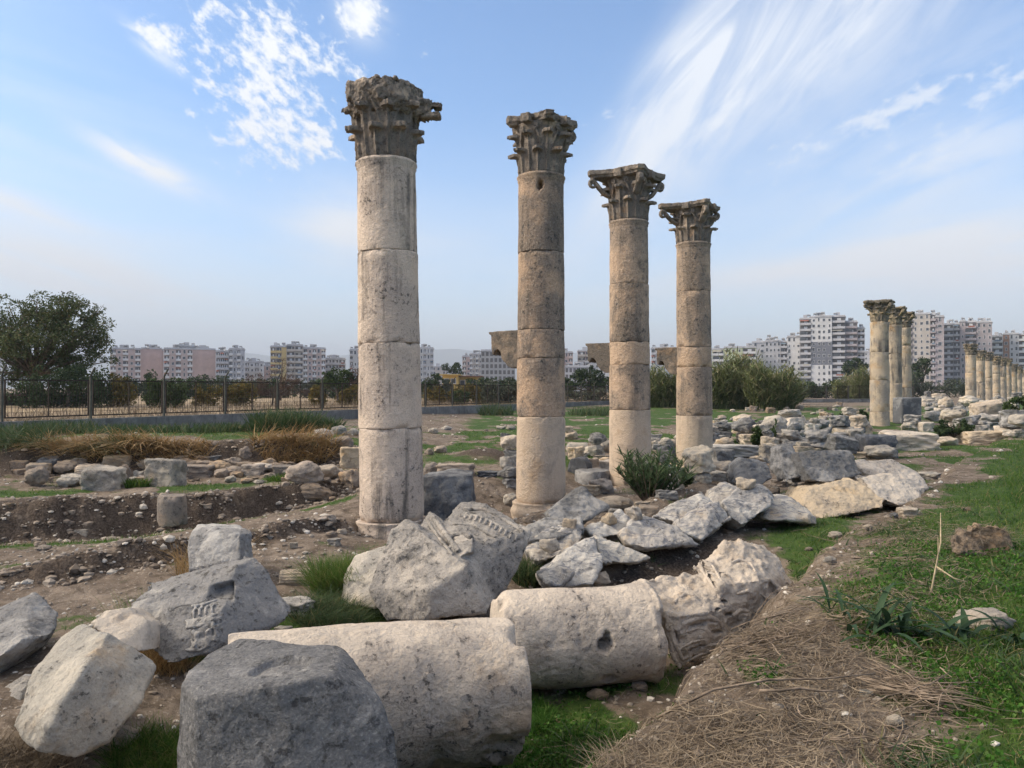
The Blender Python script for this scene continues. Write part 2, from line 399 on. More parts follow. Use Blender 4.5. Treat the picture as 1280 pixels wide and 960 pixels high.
def build_ground():
    ang = np.concatenate([np.linspace(-180, -52, 26)[:-1], np.linspace(-52, -40, 40)[:-1], np.linspace(-40, 40, 860), np.linspace(40, 52, 40)[1:], np.linspace(52, 180, 26)[1:-1]])
    rad = np.concatenate([[0.25, 0.6, 1.0, 1.4], np.geomspace(1.7, 30, 400), np.geomspace(30, 160, 90)[1:], np.geomspace(160, 14000, 26)[1:]])
    A, Rr = np.meshgrid(np.radians(ang), rad)
    x = (np.sin(A) * Rr).ravel(); y = (np.cos(A) * Rr).ravel()
    z = ground(x, y)
    na, nr = len(ang), len(rad)
    V = np.stack([x, y, z], 1); V = np.vstack([V, [[0, 0, gz(0, 0)]]])
    i, j = np.meshgrid(np.arange(nr - 1), np.arange(na), indexing='ij'); j2 = (j + 1) % na
    F = np.stack([i * na + j, i * na + j2, (i + 1) * na + j2, (i + 1) * na + j], -1).reshape(-1, 4)[:, ::-1]
    k = np.arange(na); cap = np.stack([np.full(na, len(V) - 1), np.full(na, len(V) - 1), k, (k + 1) % na], 1)
    me = mesh_np('ground', V, F)
    x, y = V[:, 0], V[:, 1]
    for nm, fn in (('grass', lawn), ('earth', earth), ('field', lambda x, y: sstep(1.0, 2.5, FENCE_SIDE(x, y)) * sstep(15, 20, y) * (1 - 0.75 * sstep(150, 260, np.hypot(x, y))))):
        a = me.attributes.new(nm, 'FLOAT', 'POINT'); a.data.foreach_set('value', np.asarray(fn(x, y), dtype=np.float32))
    o = link('ground', me, ground_material()); tag(o, 'rough dirt and grass ground of the excavation site', 'ground', kind='structure'); o['kind'] = 'structure'
def FENCE_SIDE(x, y):                 # positive on the far side of the fence
    return (-(x + 15.8 - (y - 27) * 0.53)) * 0.884
build_ground()
# ------------------------------------------------------------------ stone
def stone_mat(name, pale, grey, lichen=(0.075, 0.072, 0.068), warm=(0.34, 0.22, 0.12), grey_amt=0.5, lichen_amt=0.4, warm_amt=0.3,
              streak=0.0, scale=1.0, bump=1.0, grain=0.5, vein=0.0, vary=0.0, crack=0.5):
    m = bpy.data.materials.new(name); m.use_nodes = True; t = NT(m.node_tree); b = t.n['Principled BSDF']
    tc = t.new('ShaderNodeTexCoord'); oi = t.new('ShaderNodeObjectInfo')
    rnd = oi.outputs['Random']
    p = t.vm('ADD', tc.outputs['Object'], t.vec(t.m('MULTIPLY', rnd, 37.0), t.m('MULTIPLY', rnd, 91.0), t.m('MULTIPLY', rnd, 13.0)))
    if scale != 1.0:
        p = t.vm('MULTIPLY', p, (scale, scale, scale))
    big = t.noise(p, 1.1, 4, 0.6); mid = t.noise(p, 4.5, 6, 0.65, 0.4); fin = t.noise(p, 22.0, 6, 0.7); gr = t.noise(p, 75.0, 4, 0.7)
    c = t.mix(t.ramp(t.m('ADD', big, t.m('MULTIPLY', t.m('SUBTRACT', mid, 0.5), 0.7)), 0.62 - grey_amt * 0.5, 0.80 - grey_amt * 0.5), pale, grey)
    c = t.mix(t.m('MULTIPLY', t.ramp(t.noise(p, 1.7, 5, 0.6), 0.62 - warm_amt * 0.2, 0.82 - warm_amt * 0.2), min(1, warm_amt * 2)), c, warm)
    if vein:
        w = t.noise(t.vm('MULTIPLY', p, (1.0, 4.5, 1.6)), 2.2, 6, 0.65, 1.6)
        c = t.mix(t.m('MULTIPLY', t.ramp(w, 0.50, 0.60), vein), c, (0.12, 0.135, 0.17))
        w2 = t.noise(t.vm('MULTIPLY', p, (1.2, 6.0, 2.0)), 4.0, 5, 0.6, 1.2)
        c = t.mix(t.m('MULTIPLY', t.ramp(w2, 0.60, 0.68), vein), c, (0.07, 0.075, 0.09))
    if streak:
        sv = t.noise(t.vm('MULTIPLY', p, (5.0, 5.0, 0.42)), 1.0, 6, 0.6, 0.4)
        sv = t.m('MULTIPLY', t.ramp(sv, 0.50, 0.66), t.ramp(big, 0.36, 0.56))
        c = t.mix(t.m('MULTIPLY', sv, streak), c, lichen)
    sp = t.m('MULTIPLY', t.ramp(fin, 0.53, 0.64), t.ramp(t.m('ADD', mid, t.m('MULTIPLY', big, 0.6)), 0.98 - lichen_amt * 0.5, 1.12 - lichen_amt * 0.5))
    c = t.mix(t.m('MULTIPLY', sp, 0.9), c, lichen)
    c = t.mix(t.m('MULTIPLY', t.ramp(gr, 0.50, 0.72), grain * 0.9), c, t.mix(0.68, c, (0.05, 0.045, 0.04)))
    c = t.mix(t.m('MULTIPLY', t.ramp(gr, 0.48, 0.26), grain * 0.5), c, t.mix(0.5, c, (0.85, 0.82, 0.76)))
    # old cracks and dark crust patches
    wv = t.vm('ADD', p, t.vm('MULTIPLY', t.vec(t.noise(p, 3.0, 4), t.noise(p, 3.3, 4), t.noise(p, 2.7, 4)), (0.5, 0.5, 0.5)))
    ck = t.m('MULTIPLY', t.ramp(t.voro(wv, 1.5, 'DISTANCE_TO_EDGE'), 0.014, 0.003), t.ramp(t.noise(p, 1.3, 2), 0.58, 0.66))
    ck = t.m('MULTIPLY', ck, crack)
    c = t.mix(ck, c, t.mix(0.75, c, (0.03, 0.026, 0.022)))
    cr = t.m('MULTIPLY', t.ramp(t.noise(p, 2.6, 7, 0.72, 0.6), 0.60 - lichen_amt * 0.06, 0.66 - lichen_amt * 0.06), t.ramp(fin, 0.36, 0.52))
    c = t.mix(t.m('MULTIPLY', cr, 0.55 * min(1.0, lichen_amt * 1.8)), c, lichen)
    if vary:
        hs = t.new('ShaderNodeHueSaturation'); t.put(hs.inputs['Color'], c)
        t.put(hs.inputs['Value'], t.m('ADD', 1.0 - vary * 0.5, t.m('MULTIPLY', rnd, vary)))
        t.put(hs.inputs['Saturation'], t.m('ADD', 0.7, t.m('MULTIPLY', t.m('FRACT', t.m('MULTIPLY', rnd, 7.31)), 0.7)))
        c = hs.outputs[0]
    t.l.new(c, b.inputs['Base Color'])
    b.inputs['Roughness'].default_value = 0.9; b.inputs['Specular IOR Level'].default_value = 0.2
    bp = t.new('ShaderNodeBump'); bp.inputs['Strength'].default_value = min(1.0, 0.9 * bump); bp.inputs['Distance'].default_value = 0.026 * bump
    cell = t.voro(p, 30.0)
    h = t.m('ADD', t.m('ADD', t.m('MULTIPLY', mid, 1.4), t.m('MULTIPLY', fin, 1.0)), t.m('ADD', t.m('MULTIPLY', gr, 0.3), t.m('MULTIPLY', cell, 0.25)))
    h = t.m('SUBTRACT', h, t.m('ADD', t.m('MULTIPLY', sp, 0.3), t.m('MULTIPLY', ck, 0.9)))
    t.l.new(h, bp.inputs['Height']); t.l.new(bp.outputs[0], b.inputs['Normal'])
    return m
def plain(name, c, rough=0.8, metal=0.0, noise=0.15, scale=6.0):
    m = bpy.data.materials.new(name); m.use_nodes = True; t = NT(m.node_tree); b = t.n['Principled BSDF']
    tc = t.new('ShaderNodeTexCoord')
    n = t.noise(tc.outputs['Object'], scale, 4, 0.6)
    cc = t.mix(t.ramp(n, 0.3, 0.7), tuple(v * (1 - noise) for v in c), tuple(min(1, v * (1 + noise)) for v in c))
    t.l.new(cc, b.inputs['Base Color']); b.inputs['Roughness'].default_value = rough; b.inputs['Metallic'].default_value = metal
    b.inputs['Specular IOR Level'].default_value = 0.3
    return m
M = {}
M['shaft_pale'] = stone_mat('cream_limestone_shaft', (0.66, 0.545, 0.44), (0.53, 0.44, 0.365), grey_amt=0.45, lichen_amt=0.42, warm_amt=0.25, warm=(0.42, 0.29, 0.19), streak=0.85, grain=0.8, scale=0.7, crack=0.35)
M['shaft_brown'] = stone_mat('brown_grained_shaft', (0.48, 0.345, 0.24), (0.27, 0.215, 0.17), grey_amt=0.5, lichen_amt=0.5, warm_amt=0.35, warm=(0.50, 0.37, 0.25), streak=0.6, crack=0.0, scale=0.5, grain=1.0, bump=1.2)
M['shaft_tan'] = stone_mat('tan_grained_shaft', (0.50, 0.37, 0.265), (0.33, 0.26, 0.20), grey_amt=0.4, lichen_amt=0.45, warm_amt=0.3, warm=(0.50, 0.35, 0.22), streak=0.5, crack=0.0, scale=0.5, grain=0.95, bump=1.2)
M['shaft_low'] = stone_mat('cream_lower_shaft', (0.57, 0.455, 0.345), (0.45, 0.365, 0.285), grey_amt=0.3, lichen_amt=0.15, warm_amt=0.35, warm=(0.48, 0.33, 0.20), streak=0.25, crack=0.15, grain=0.6)
M['capital'] = stone_mat('weathered_capital_stone', (0.50, 0.40, 0.305), (0.245, 0.21, 0.175), lichen=(0.075, 0.07, 0.066), grey_amt=0.7, lichen_amt=0.6, warm_amt=0.35, warm=(0.36, 0.23, 0.13), grain=0.6, scale=1.6)
M['pale'] = stone_mat('pale_limestone', (0.53, 0.48, 0.41), (0.34, 0.32, 0.29), grey_amt=0.45, lichen_amt=0.45, warm_amt=0.22, warm=(0.45, 0.33, 0.21), vary=0.35)
M['cream'] = stone_mat('cream_limestone', (0.56, 0.475, 0.375), (0.42, 0.36, 0.295), grey_amt=0.4, lichen_amt=0.35, warm_amt=0.35, warm=(0.40, 0.27, 0.15), vary=0.2)
M['grey'] = stone_mat('grey_marble', (0.34, 0.33, 0.315), (0.165, 0.165, 0.165), grey_amt=0.5, lichen_amt=0.45, warm_amt=0.08, vary=0.3)
M['darkgrey'] = stone_mat('dark_grey_stone', (0.21, 0.215, 0.22), (0.10, 0.105, 0.115), grey_amt=0.5, lichen_amt=0.35, warm_amt=0.06, vary=0.25)
M['tan'] = stone_mat('tan_rubble_stone', (0.42, 0.335, 0.255), (0.29, 0.245, 0.205), grey_amt=0.45, lichen_amt=0.45, warm_amt=0.35, warm=(0.38, 0.24, 0.14), vary=0.4)
M['ochre'] = stone_mat('ochre_and_white_stone', (0.58, 0.50, 0.40), (0.43, 0.375, 0.31), grey_amt=0.35, lichen_amt=0.4, warm_amt=0.32, warm=(0.44, 0.32, 0.20), vary=0.15)
M['vein'] = stone_mat('blue_veined_marble', (0.55, 0.52, 0.47), (0.40, 0.375, 0.345), grey_amt=0.4, lichen_amt=0.3, warm_amt=0.38, warm=(0.46, 0.36, 0.25), vein=0.62, vary=0.2)
M['palegrey'] = stone_mat('pale_grey_marble', (0.44, 0.42, 0.39), (0.235, 0.23, 0.225), grey_amt=0.5, lichen_amt=0.5, warm_amt=0.12, vary=0.15)
M['cornice'] = stone_mat('grey_beige_cornice_marble', (0.47, 0.425, 0.37), (0.29, 0.27, 0.245), grey_amt=0.55, lichen_amt=0.6, warm_amt=0.2, grain=0.7)
M['far'] = stone_mat('distant_shaft_stone', (0.50, 0.41, 0.30), (0.36, 0.31, 0.25), grey_amt=0.4, lichen_amt=0.3, warm_amt=0.5, warm=(0.42, 0.28, 0.15), streak=0.9, grain=0.6, scale=0.8)

# ------------------------------------------------------------------ column pieces
def lathe(name, L, rad, nth, nz, seed, chip=0.02, wob=0.006, holes=(), pits=0.008, caps=True, dents=()):
    """a drum standing on z=0; rad(z01) gives the radius; chipped along both rims"""
    z = np.concatenate([[0, 0.006, 0.014], np.linspace(0.03, L - 0.03, nz), [L - 0.014, L - 0.006, L]])
    th = np.arange(nth) / nth * 2 * np.pi
    T, Zz = np.meshgrid(th, z)
    r = np.array([rad(v / L) for v in z])[:, None] * np.ones_like(T)
    Q = np.stack([np.cos(T) * r, np.sin(T) * r, Zz], -1).reshape(-1, 3)
    e = np.minimum(Zz, L - Zz).ravel()
    n = fbm(Q / 0.22 + seed * 5.1, 3, seed); n2 = fbm(Q / 0.06 + seed * 3.3, 3, seed + 9)
    d = wob * fbm(Q / 0.5 + seed, 2, seed + 3) + pits * np.minimum(0, n2 + 0.1) * 0.8
    d = d - chip * np.clip(n - 0.05, 0, 1) * 3.0 * np.exp(-(e / 0.045) ** 2) - 0.006 * np.exp(-(e / 0.008) ** 2)
    for (ht, hz_, w, h_, dep) in holes:
        dt = (T.ravel() - ht + np.pi) % (2 * np.pi) - np.pi
        q = np.sqrt((dt * r.ravel() / w) ** 2 + ((Zz.ravel() - hz_) / h_) ** 2) * (1 + 0.25 * n2)
        d = d - dep * (1 - sstep(0.75, 1.1, q))
    for (ht, hz_, w, h_, dep) in dents:
        dt = (T.ravel() - ht + np.pi) % (2 * np.pi) - np.pi
        q = (dt * r.ravel() / w) ** 2 + ((Zz.ravel() - hz_) / h_) ** 2
        d = d - dep * np.exp(-q) * (1 + 0.8 * n + 0.4 * n2)
    rr = r.ravel() + d
    Q[:, 0] = np.cos(T).ravel() * rr; Q[:, 1] = np.sin(T).ravel() * rr
    nzz = len(z)
    i, j = np.meshgrid(np.arange(nzz - 1), np.arange(nth), indexing='ij'); j2 = (j + 1) % nth
    F = np.stack([i * nth + j, i * nth + j2, (i + 1) * nth + j2, (i + 1) * nth + j], -1).reshape(-1, 4)
    if caps:
        V = [Q]; base = len(Q); Fs = [F]
        for zz, row, flip in ((0, 0, True), (L, (nzz - 1) * nth, False)):
            prev = row + np.arange(nth)
            for k, s_ in enumerate((0.93, 0.7, 0.4, 0.08)):
                ring = Q[row:row + nth].copy(); ring[:, :2] *= s_
                ring[:, 2] = zz + (0.010 * fbm(ring / 0.15, 3, seed + 5)) * (1 if k else 0.3)
                V.append(ring); idx = base + np.arange(nth); base += nth
                q = np.stack([prev, np.roll(prev, -1), np.roll(idx, -1), idx], 1)
                Fs.append(q[:, ::-1] if flip else q); prev = idx
        Q = np.vstack(V); F = np.vstack(Fs)
    return mesh_np(name, Q, F)

def leaf_part(bm, ang, z0, h, r0, w, curl, seed, cut=1.0):
    """one acanthus leaf hugging the bell and curling over at its tip"""
    nu, nv = 9, 11; rnd = random.Random(seed); top = []; 
    def pt(u, v, off):
        lobes = 0.82 + 0.18 * abs(math.sin(v * 3.14159 * 3.0))
        ww = w * (0.86 + 0.30 * math.sin(min(v, 0.75) / 0.75 * 2.4)) * lobes * (1 - 0.55 * max(0, v - 0.72) / 0.28)
        ox, oz = off, 0.0
        if v < 0.72: zz = h * v / 0.78; rr = 0.028 + 0.045 * v
        else:
            a = (v - 0.72) / 0.28 * 2.5; b_ = min(a, 1.5); ox = off * math.cos(b_); oz = -off * math.sin(b_) * 0.9; zz = h * (0.72 / 0.78 + 0.085 * math.sin(a)); rr = 0.06 + curl * 1.35 * (1 - math.cos(a)) * 0.5
        groove = 0.026 * math.cos(u * 3.14159 * 3.0) * (1 - 0.7 * abs(u)) + 0.016 * (abs(u) < 0.12)
        th = ang + u * ww / r0
        R_ = r0 + bell_flare(z0 + zz) + rr + groove + ox - 0.045 * u * u
        return (R_ * math.cos(th), R_ * math.sin(th), z0 + zz + oz)
    grid = []
    for off in (0.0, -0.075):
        g = [[bm.verts.new(pt(-1 + 2 * i / (nu - 1), j / (nv - 1), off)) for i in range(nu)] for j in range(nv)]
        grid.append(g)
    A, B = grid
    for j in range(nv - 1):
        for i in range(nu - 1):
            bm.faces.new((A[j][i], A[j][i+1], A[j+1][i+1], A[j+1][i])); bm.faces.new((B[j][i], B[j+1][i], B[j+1][i+1], B[j][i+1]))
        bm.faces.new((A[j][0], A[j+1][0], B[j+1][0], B[j][0])); bm.faces.new((A[j][-1], B[j][-1], B[j+1][-1], A[j+1][-1]))
    for i in range(nu - 1):
        bm.faces.new((A[0][i], B[0][i], B[0][i+1], A[0][i+1])); bm.faces.new((A[-1][i], A[-1][i+1], B[-1][i+1], B[-1][i]))
def bell_flare(z): return 0.10 * max(0.0, z / 1.05) ** 2.2

def capital(root, Rb, H, seed, mat, corners=(1, 1, 1, 1), wear=0.010, ext=1.0, abacus=True, voxel=0.0125, broken=False, soft=1):
    """Corinthian capital as a part with its abacus and corner volutes as sub-parts; the four corners point along +-x and +-y of the root"""
    k = Rb / 0.44; hk = H / 1.05
    bm = bmesh.new(); n = 28
    prof = [(0.0, 0.0), (0.405, 0.0), (0.41, 0.3), (0.43 , 0.6), (0.47, 0.80), (0.52, 0.90), (0.0, 0.90)]
    rings = []
    for r, z in prof:
        rings.append([bm.verts.new((r * math.cos(a / n * 6.28318), r * math.sin(a / n * 6.28318), z)) for a in range(n)] if r else [bm.verts.new((0, 0, z))])
    for a, b in zip(rings[:-1], rings[1:]):
        for i in range(n):
            j = (i + 1) % n
            if len(a) == 1: bm.faces.new((a[0], b[j], b[i]))
            elif len(b) == 1: bm.faces.new((a[i], a[j], b[0]))
            else: bm.faces.new((a[i], a[j], b[j], b[i]))
    rnd = random.Random(seed)
    for i in range(8):
        leaf_part(bm, (i + 0.5) * math.pi / 4, 0.0, 0.36 + rnd.uniform(-.02, .02), 0.40, 0.126, rnd.choice((0.14, 0.15, 0.10, 0.02 if wear > 0.012 else 0.12)), seed + i)
        leaf_part(bm, i * math.pi / 4, 0.02, 0.64 + rnd.uniform(-.03, .03), 0.40, 0.122, rnd.choice((0.17, 0.15, 0.12, 0.03 if wear > 0.012 else 0.14)), seed + 40 + i)
    me = bpy.data.meshes.new('capital'); bm.to_mesh(me); bm.free()
    V = get_co(me) * [k, k, hk]; set_co(me, V)
    # helices under the abacus
    mb = MB()
    for q in range(4):
        for sgn in (-1, 1):
            a0 = q * math.pi / 2 + math.pi / 4 + sgn * 0.34
            pts = []
            for i in range(14):
                f = i / 13; rr = 0.06 * (1 - f * 0.75); an = f * 7.0
                pts.append(((0.50 + 0.03 * f) * k * math.cos(a0 - sgn * (rr * math.sin(an)) / 0.5), (0.50 + 0.03 * f) * k * math.sin(a0 - sgn * (rr * math.sin(an)) / 0.5), (0.79 - rr * math.cos(an)) * hk))
            mb.tube(pts, 0.024 * k, 5)
            mb.tube([(0.44 * k * math.cos(a0 + sgn * .2), 0.44 * k * math.sin(a0 + sgn * .2), 0.45 * hk), (0.48 * k * math.cos(a0 + sgn * .1), 0.48 * k * math.sin(a0 + sgn * .1), 0.62 * hk), pts[0]], 0.028 * k, 5)
    bm = bmesh.new(); bm.from_mesh(me); bpy.data.meshes.remove(me); hm = mb.mesh('h'); bm.from_mesh(hm); bpy.data.meshes.remove(hm)
    me = bpy.data.meshes.new('capital'); bm.to_mesh(me); bm.free()
    me = remesh(me, voxel); relax(me, soft)
    rough(me, [(0.16, wear * 1.3, 'f'), (0.05, wear * .6, 'f'), (0.12, wear * 0.8, 'p')], seed); smooth_on(me); me.name = 'capital'
    cap = link('capital', me, mat, root)
    # abacus: four concave sides, blunt corners
    if abacus:
        E = 0.94 * ext; pts = []
        for q in range(4):
            a = q * math.pi / 2; e = E * k * (corners[q] if corners[q] > 0.3 else 0.66)
            e2 = E * k * (corners[(q + 1) % 4] if corners[(q + 1) % 4] > 0.3 else 0.66)
            tx = 0.085 * k
            c0 = Vector((math.cos(a), math.sin(a))) * e + Vector((-math.sin(a), math.cos(a))) * tx
            c1 = Vector((math.cos(a + 1.5708), math.sin(a + 1.5708))) * e2 - Vector((-math.sin(a + 1.5708), math.cos(a + 1.5708))) * tx
            for i in range(9):
                f = i / 8; p = c0.lerp(c1, f); p *= 1 - 0.17 * math.sin(f * math.pi); pts.append(p)
        def slab(z0, z1, s0, s1, mb):
            n = len(pts); V = [(p.x * s0, p.y * s0, z0) for p in pts] + [(p.x * s1, p.y * s1, z1) for p in pts]
            F = [(i, (i + 1) % n, n + (i + 1) % n, n + i) for i in range(n)]
            V += [(0, 0, z0), (0, 0, z1)]; F += [((i + 1) % n, i, 2 * n) for i in range(n)] + [(n + i, n + (i + 1) % n, 2 * n + 1) for i in range(n)]
            mb.add(V, F)
        mb = MB(); slab(0.885 * hk, 0.955 * hk, 0.90, 0.95, mb); slab(0.945 * hk, 1.05 * hk, 0.99, 1.0, mb)
        for q in range(4):                     # flowers in the middle of each side
            a = q * math.pi / 2 + math.pi / 4; rr = 0.60 * E * k
            mb.box(-0.07, -0.09, 0.86 * hk, 0.07, 0.09, 1.03 * hk, Matrix.Translation((rr * math.cos(a), rr * math.sin(a), 0)) @ Matrix.Rotation(a, 4, 'Z'))
        ab = remesh(mb.mesh('abacus'), voxel); relax(ab, 2); rough(ab, [(0.30, wear * 2.4, 'f'), (0.07, wear * 1.3, 'f'), (0.14, wear * 2.5, 'p')], seed + 3); smooth_on(ab)
        link('abacus', ab, mat, cap)
    if broken:                                   # the worn upper block of the first column, one volute left on its right
        def ring(z, r, sq, n=14): return [(r * (1 + sq * abs(math.cos(2 * (a / n * 6.283)))) * math.cos(a / n * 6.283), r * (1 + sq * abs(math.cos(2 * (a / n * 6.283)))) * math.sin(a / n * 6.283), z) for a in range(n)]
        g = [ring(0.58 * hk, 0.49 * k, 0.05) + ring(0.74 * hk, 0.545 * k, 0.09) + ring(0.84 * hk, 0.56 * k, .1), ring(0.76 * hk, 0.535 * k, 0.12) + ring(0.94 * hk, 0.555 * k, 0.12) + ring(1.03 * hk, 0.53 * k, 0.13) + [(0.15, -0.1, 1.10 * hk), (-.1, -0.3, 1.09 * hk)]]
        B = Matrix.Rotation(-CORNER, 4, 'Z')
        nub = [(0.45, -.14, .58), (0.45, .14, .58), (0.45, -.16, .90), (0.45, .16, .90), (0.72, -.10, .72), (0.72, .10, .72), (.74, -.1, .86), (.74, .1, .86)]
        nub2 = [(0.62, -.10, .76), (0.62, .10, .76), (.62, -.1, .86), (.62, .1, .86), (0.88, -.07, .755), (0.88, .07, .755), (.89, -.07, .83), (.89, .07, .83)]
        nub3 = [(0.55, -.09, .60), (0.55, .09, .60), (.6, -.09, .70), (.6, .09, .70), (0.84, -.07, .62), (0.84, .07, .62), (.82, -.07, .70), (.82, .07, .70)]
        for q_ in (nub, nub2, nub3): g.append([tuple(B @ Vector((x * k, y * k, z * hk))) for x, y, z in q_])
        bl = hulls('abacus', g, voxel, [(0.35, 0.03, 'f'), (0.22, 0.04, 't'), (0.13, 0.018, 'r'), (0.14, 0.035, 'p'), (0.05, 0.006, 'f')], seed + 8, soft=1)
        link('abacus', bl, mat, cap)
    for q in range(4):
        if not corners[q] or corners[q] < 0.75: continue
        a = q * math.pi / 2; mb = MB(); pts = []; rad = []
        E = 0.94 * ext * k * corners[q]
        for i in range(9):
            f = i / 8; pts.append(((0.47 * k + (E - 0.10 * k - 0.47 * k) * f ** 0.8), 0, (0.52 + 0.36 * f ** 1.25) * hk)); rad.append(0.055 * k)
        cx, cz = E - 0.12 * k, 0.775 * hk
        for i in range(15):
            f = i / 14; an = 1.7 - f * 8.5; rr = 0.105 * k * (1 - 0.72 * f); pts.append((cx + rr * math.cos(an), 0, cz + rr * math.sin(an))); rad.append(0.045 * k * (1 - 0.3 * f))
        mb.tube(pts, rad, 6)
        vm = remesh(mb.mesh('volute'), voxel * 0.9); V = get_co(vm); V[:, 1] *= 1.7; set_co(vm, V); relax(vm, 1)
        rough(vm, [(0.1, wear, 'f'), (0.04, wear * 0.6, 'f')], seed + 60 + q); smooth_on(vm)
        link('volute', vm, mat, cap, rot=(0, 0, a))
    return cap

STREET = math.atan2(UY, UX)
CORNER = STREET - math.pi / 4          # corners of the capitals, measured in world
def column(name, label, px_axis, Z, joints, top, radii, mats, base_row, lean=(0, 0), bracket=None, holes=None, base_r=1.12, seed=1, cap_kw=None, base_mat=None, rots=None):
    zz = [EYE - (py - HZ) / FP * Z for py in joints]                       # from the neck down to the foot
    zb = EYE - (base_row - HZ) / FP * Z
    X = (px_axis - 640) / FP * Z
    root = thing(name, label, 'column', (X, Z, zb), group='standing columns of the near row', rot=(lean[1], -lean[0], 0))
    H = zz[0] - zb
    R0, R1 = radii
    f = lambda z: R0 + (R1 - R0) * max(0, (z - 0.0) / H) ** 1.25
    foot = zz[-1] - zb
    # base with a torus moulding
    rb = R0 * base_r
    def br(v): return rb * (0.97 + 0.05 * math.exp(-((v - 0.72) / 0.12) ** 2) - 0.035 * math.exp(-((v - 0.90) / 0.06) ** 2) + 0.03 * math.exp(-((v - 0.2) / 0.2) ** 2))
    link('base', lathe('base', foot + 0.25, br, 96, 16, seed + 70, chip=0.05, wob=0.02), base_mat or mats[-1], root, loc=(0, 0, -0.25))
    for i in range(len(zz) - 1):
        a, b = zz[i + 1] - zb, zz[i] - zb
        L = b - a; topd = i == 0
        def rf(v, a=a, L=L, topd=topd):
            r = f(a + v * L)
            if topd: r += 0.040 * math.exp(-((L - v * L - 0.045) / 0.028) ** 2) + 0.018 * math.exp(-((L - v * L - 0.11) / 0.02) ** 2)
            if i == len(zz) - 2: r *= 1 - 0.05 * math.exp(-(v * L / 0.05) ** 2)
            return r
        d = lathe('drum', L - 0.004, rf, 128, max(10, int(L / 0.028)), seed * 13 + i, chip=0.022 if i else 0.012, holes=(holes or {}).get(i, ()))
        link('drum', d, mats[i], root, loc=(0, 0, a))
    if bracket:
        a, b = zz[bracket + 1] - zb, zz[bracket] - zb
        h = b - a; rm = f((a + b) / 2); out = rm + 0.50
        prof = [(rm - 0.12, h), (out + 0.05, h), (out + 0.05, h - 0.05), (out, h - 0.075), (out - 0.02, h * 0.22), (out - 0.06, h * 0.12), (out - 0.10, h * 0.30), (out - 0.16, h * 0.34), (out - 0.22, h * 0.22), (out - 0.25, h * -0.02), (out - 0.36, h * -0.24), (rm + 0.04, h * -0.34), (rm - 0.12, h * -0.34)]
        mb = MB(); n = len(prof); w = 0.27
        mb.add([(-p[0], -w, p[1]) for p in prof] + [(-p[0], w, p[1]) for p in prof], [tuple(range(n)), tuple(range(2 * n - 1, n - 1, -1))] + [(i, n + i, n + (i + 1) % n, (i + 1) % n) for i in range(n)])
        me = mb.mesh('bracket'); me = remesh(me, 0.014); relax(me, 1); rough(me, [(0.25, 0.010, 'f'), (0.05, 0.004, 'f')], seed + 4); smooth_on(me)
        link('bracket', me, M['bracket'], root, rot=(0, 0, math.atan2(-UX, UY)), loc=(0, 0, a))
    kw = dict(corners=(1, 1, 1, 1)); kw.update(cap_kw or {})
    c = capital(root, R1 * 0.98, EYE - (top - HZ) / FP * Z - zz[0], seed * 5, M['capital'], **kw)
    c.location = (0, 0, H - 0.003); c.rotation_euler = (0, 0, CORNER)
    return root
M['bracket'] = stone_mat('bracket_stone', (0.28, 0.22, 0.165), (0.15, 0.13, 0.11), grey_amt=0.6, lichen_amt=0.6, warm_amt=0.35, warm=(0.42, 0.27, 0.15), grain=0.8)
# ------------------------------------------------------------------ the four tall columns
sp_, sb_, stn, sl_ = M['shaft_pale'], M['shaft_brown'], M['shaft_tan'], M['shaft_low']
column('stone_column', 'tall thick cream column with a broken dark capital, nearest and leftmost of the four', 491, 12.3, (203, 317, 430, 534, 648), 110, (0.515, 0.462), (sp_, sp_, sp_, sp_), 692,
       lean=(0.017, 0.0), seed=3, base_r=1.14, cap_kw=dict(corners=(0.6, 0.6, 0.6, 0.6), wear=0.010, voxel=0.012, abacus=False, broken=True))
column('stone_column', 'tall brown column with a dark hole under its capital, second from the thick cream column', 676, 14.1, (220, 317, 413, 448, 520, 626), 150, (0.455, 0.412), (sb_, sb_, sb_, sb_, sl_), 652,
       lean=(-0.001, 0.0), seed=5, base_r=1.2, bracket=2, holes={0: ((4.62, 1.16, 0.055, 0.085, 0.22),)}, cap_kw=dict(corners=(0.78, 0.7, 0.74, 0.74), wear=0.007))
column('stone_column', 'tall tan column behind the leafy bush, its capital keeping a sharp long corner', 788, 17.9, (277, 356, 428, 456, 512, 606), 216, (0.485, 0.440), (stn, stn, stn, stn, sl_), 622,
       lean=(0.006, 0.0), seed=7, bracket=2, cap_kw=dict(corners=(0.97, 1.0, 1.06, 0.9), wear=0.005))
column('stone_column', 'tall tan column with pale lower drum, farthest and rightmost of the four', 868, 20.7, (304, 365, 434, 459, 519, 578), 257, (0.485, 0.440), (stn, stn, stn, stn, sl_), 596,
       lean=(0.004, 0.0), seed=9, bracket=2, cap_kw=dict(corners=(0.84, 0.9, 1.06, 0.9), wear=0.006))
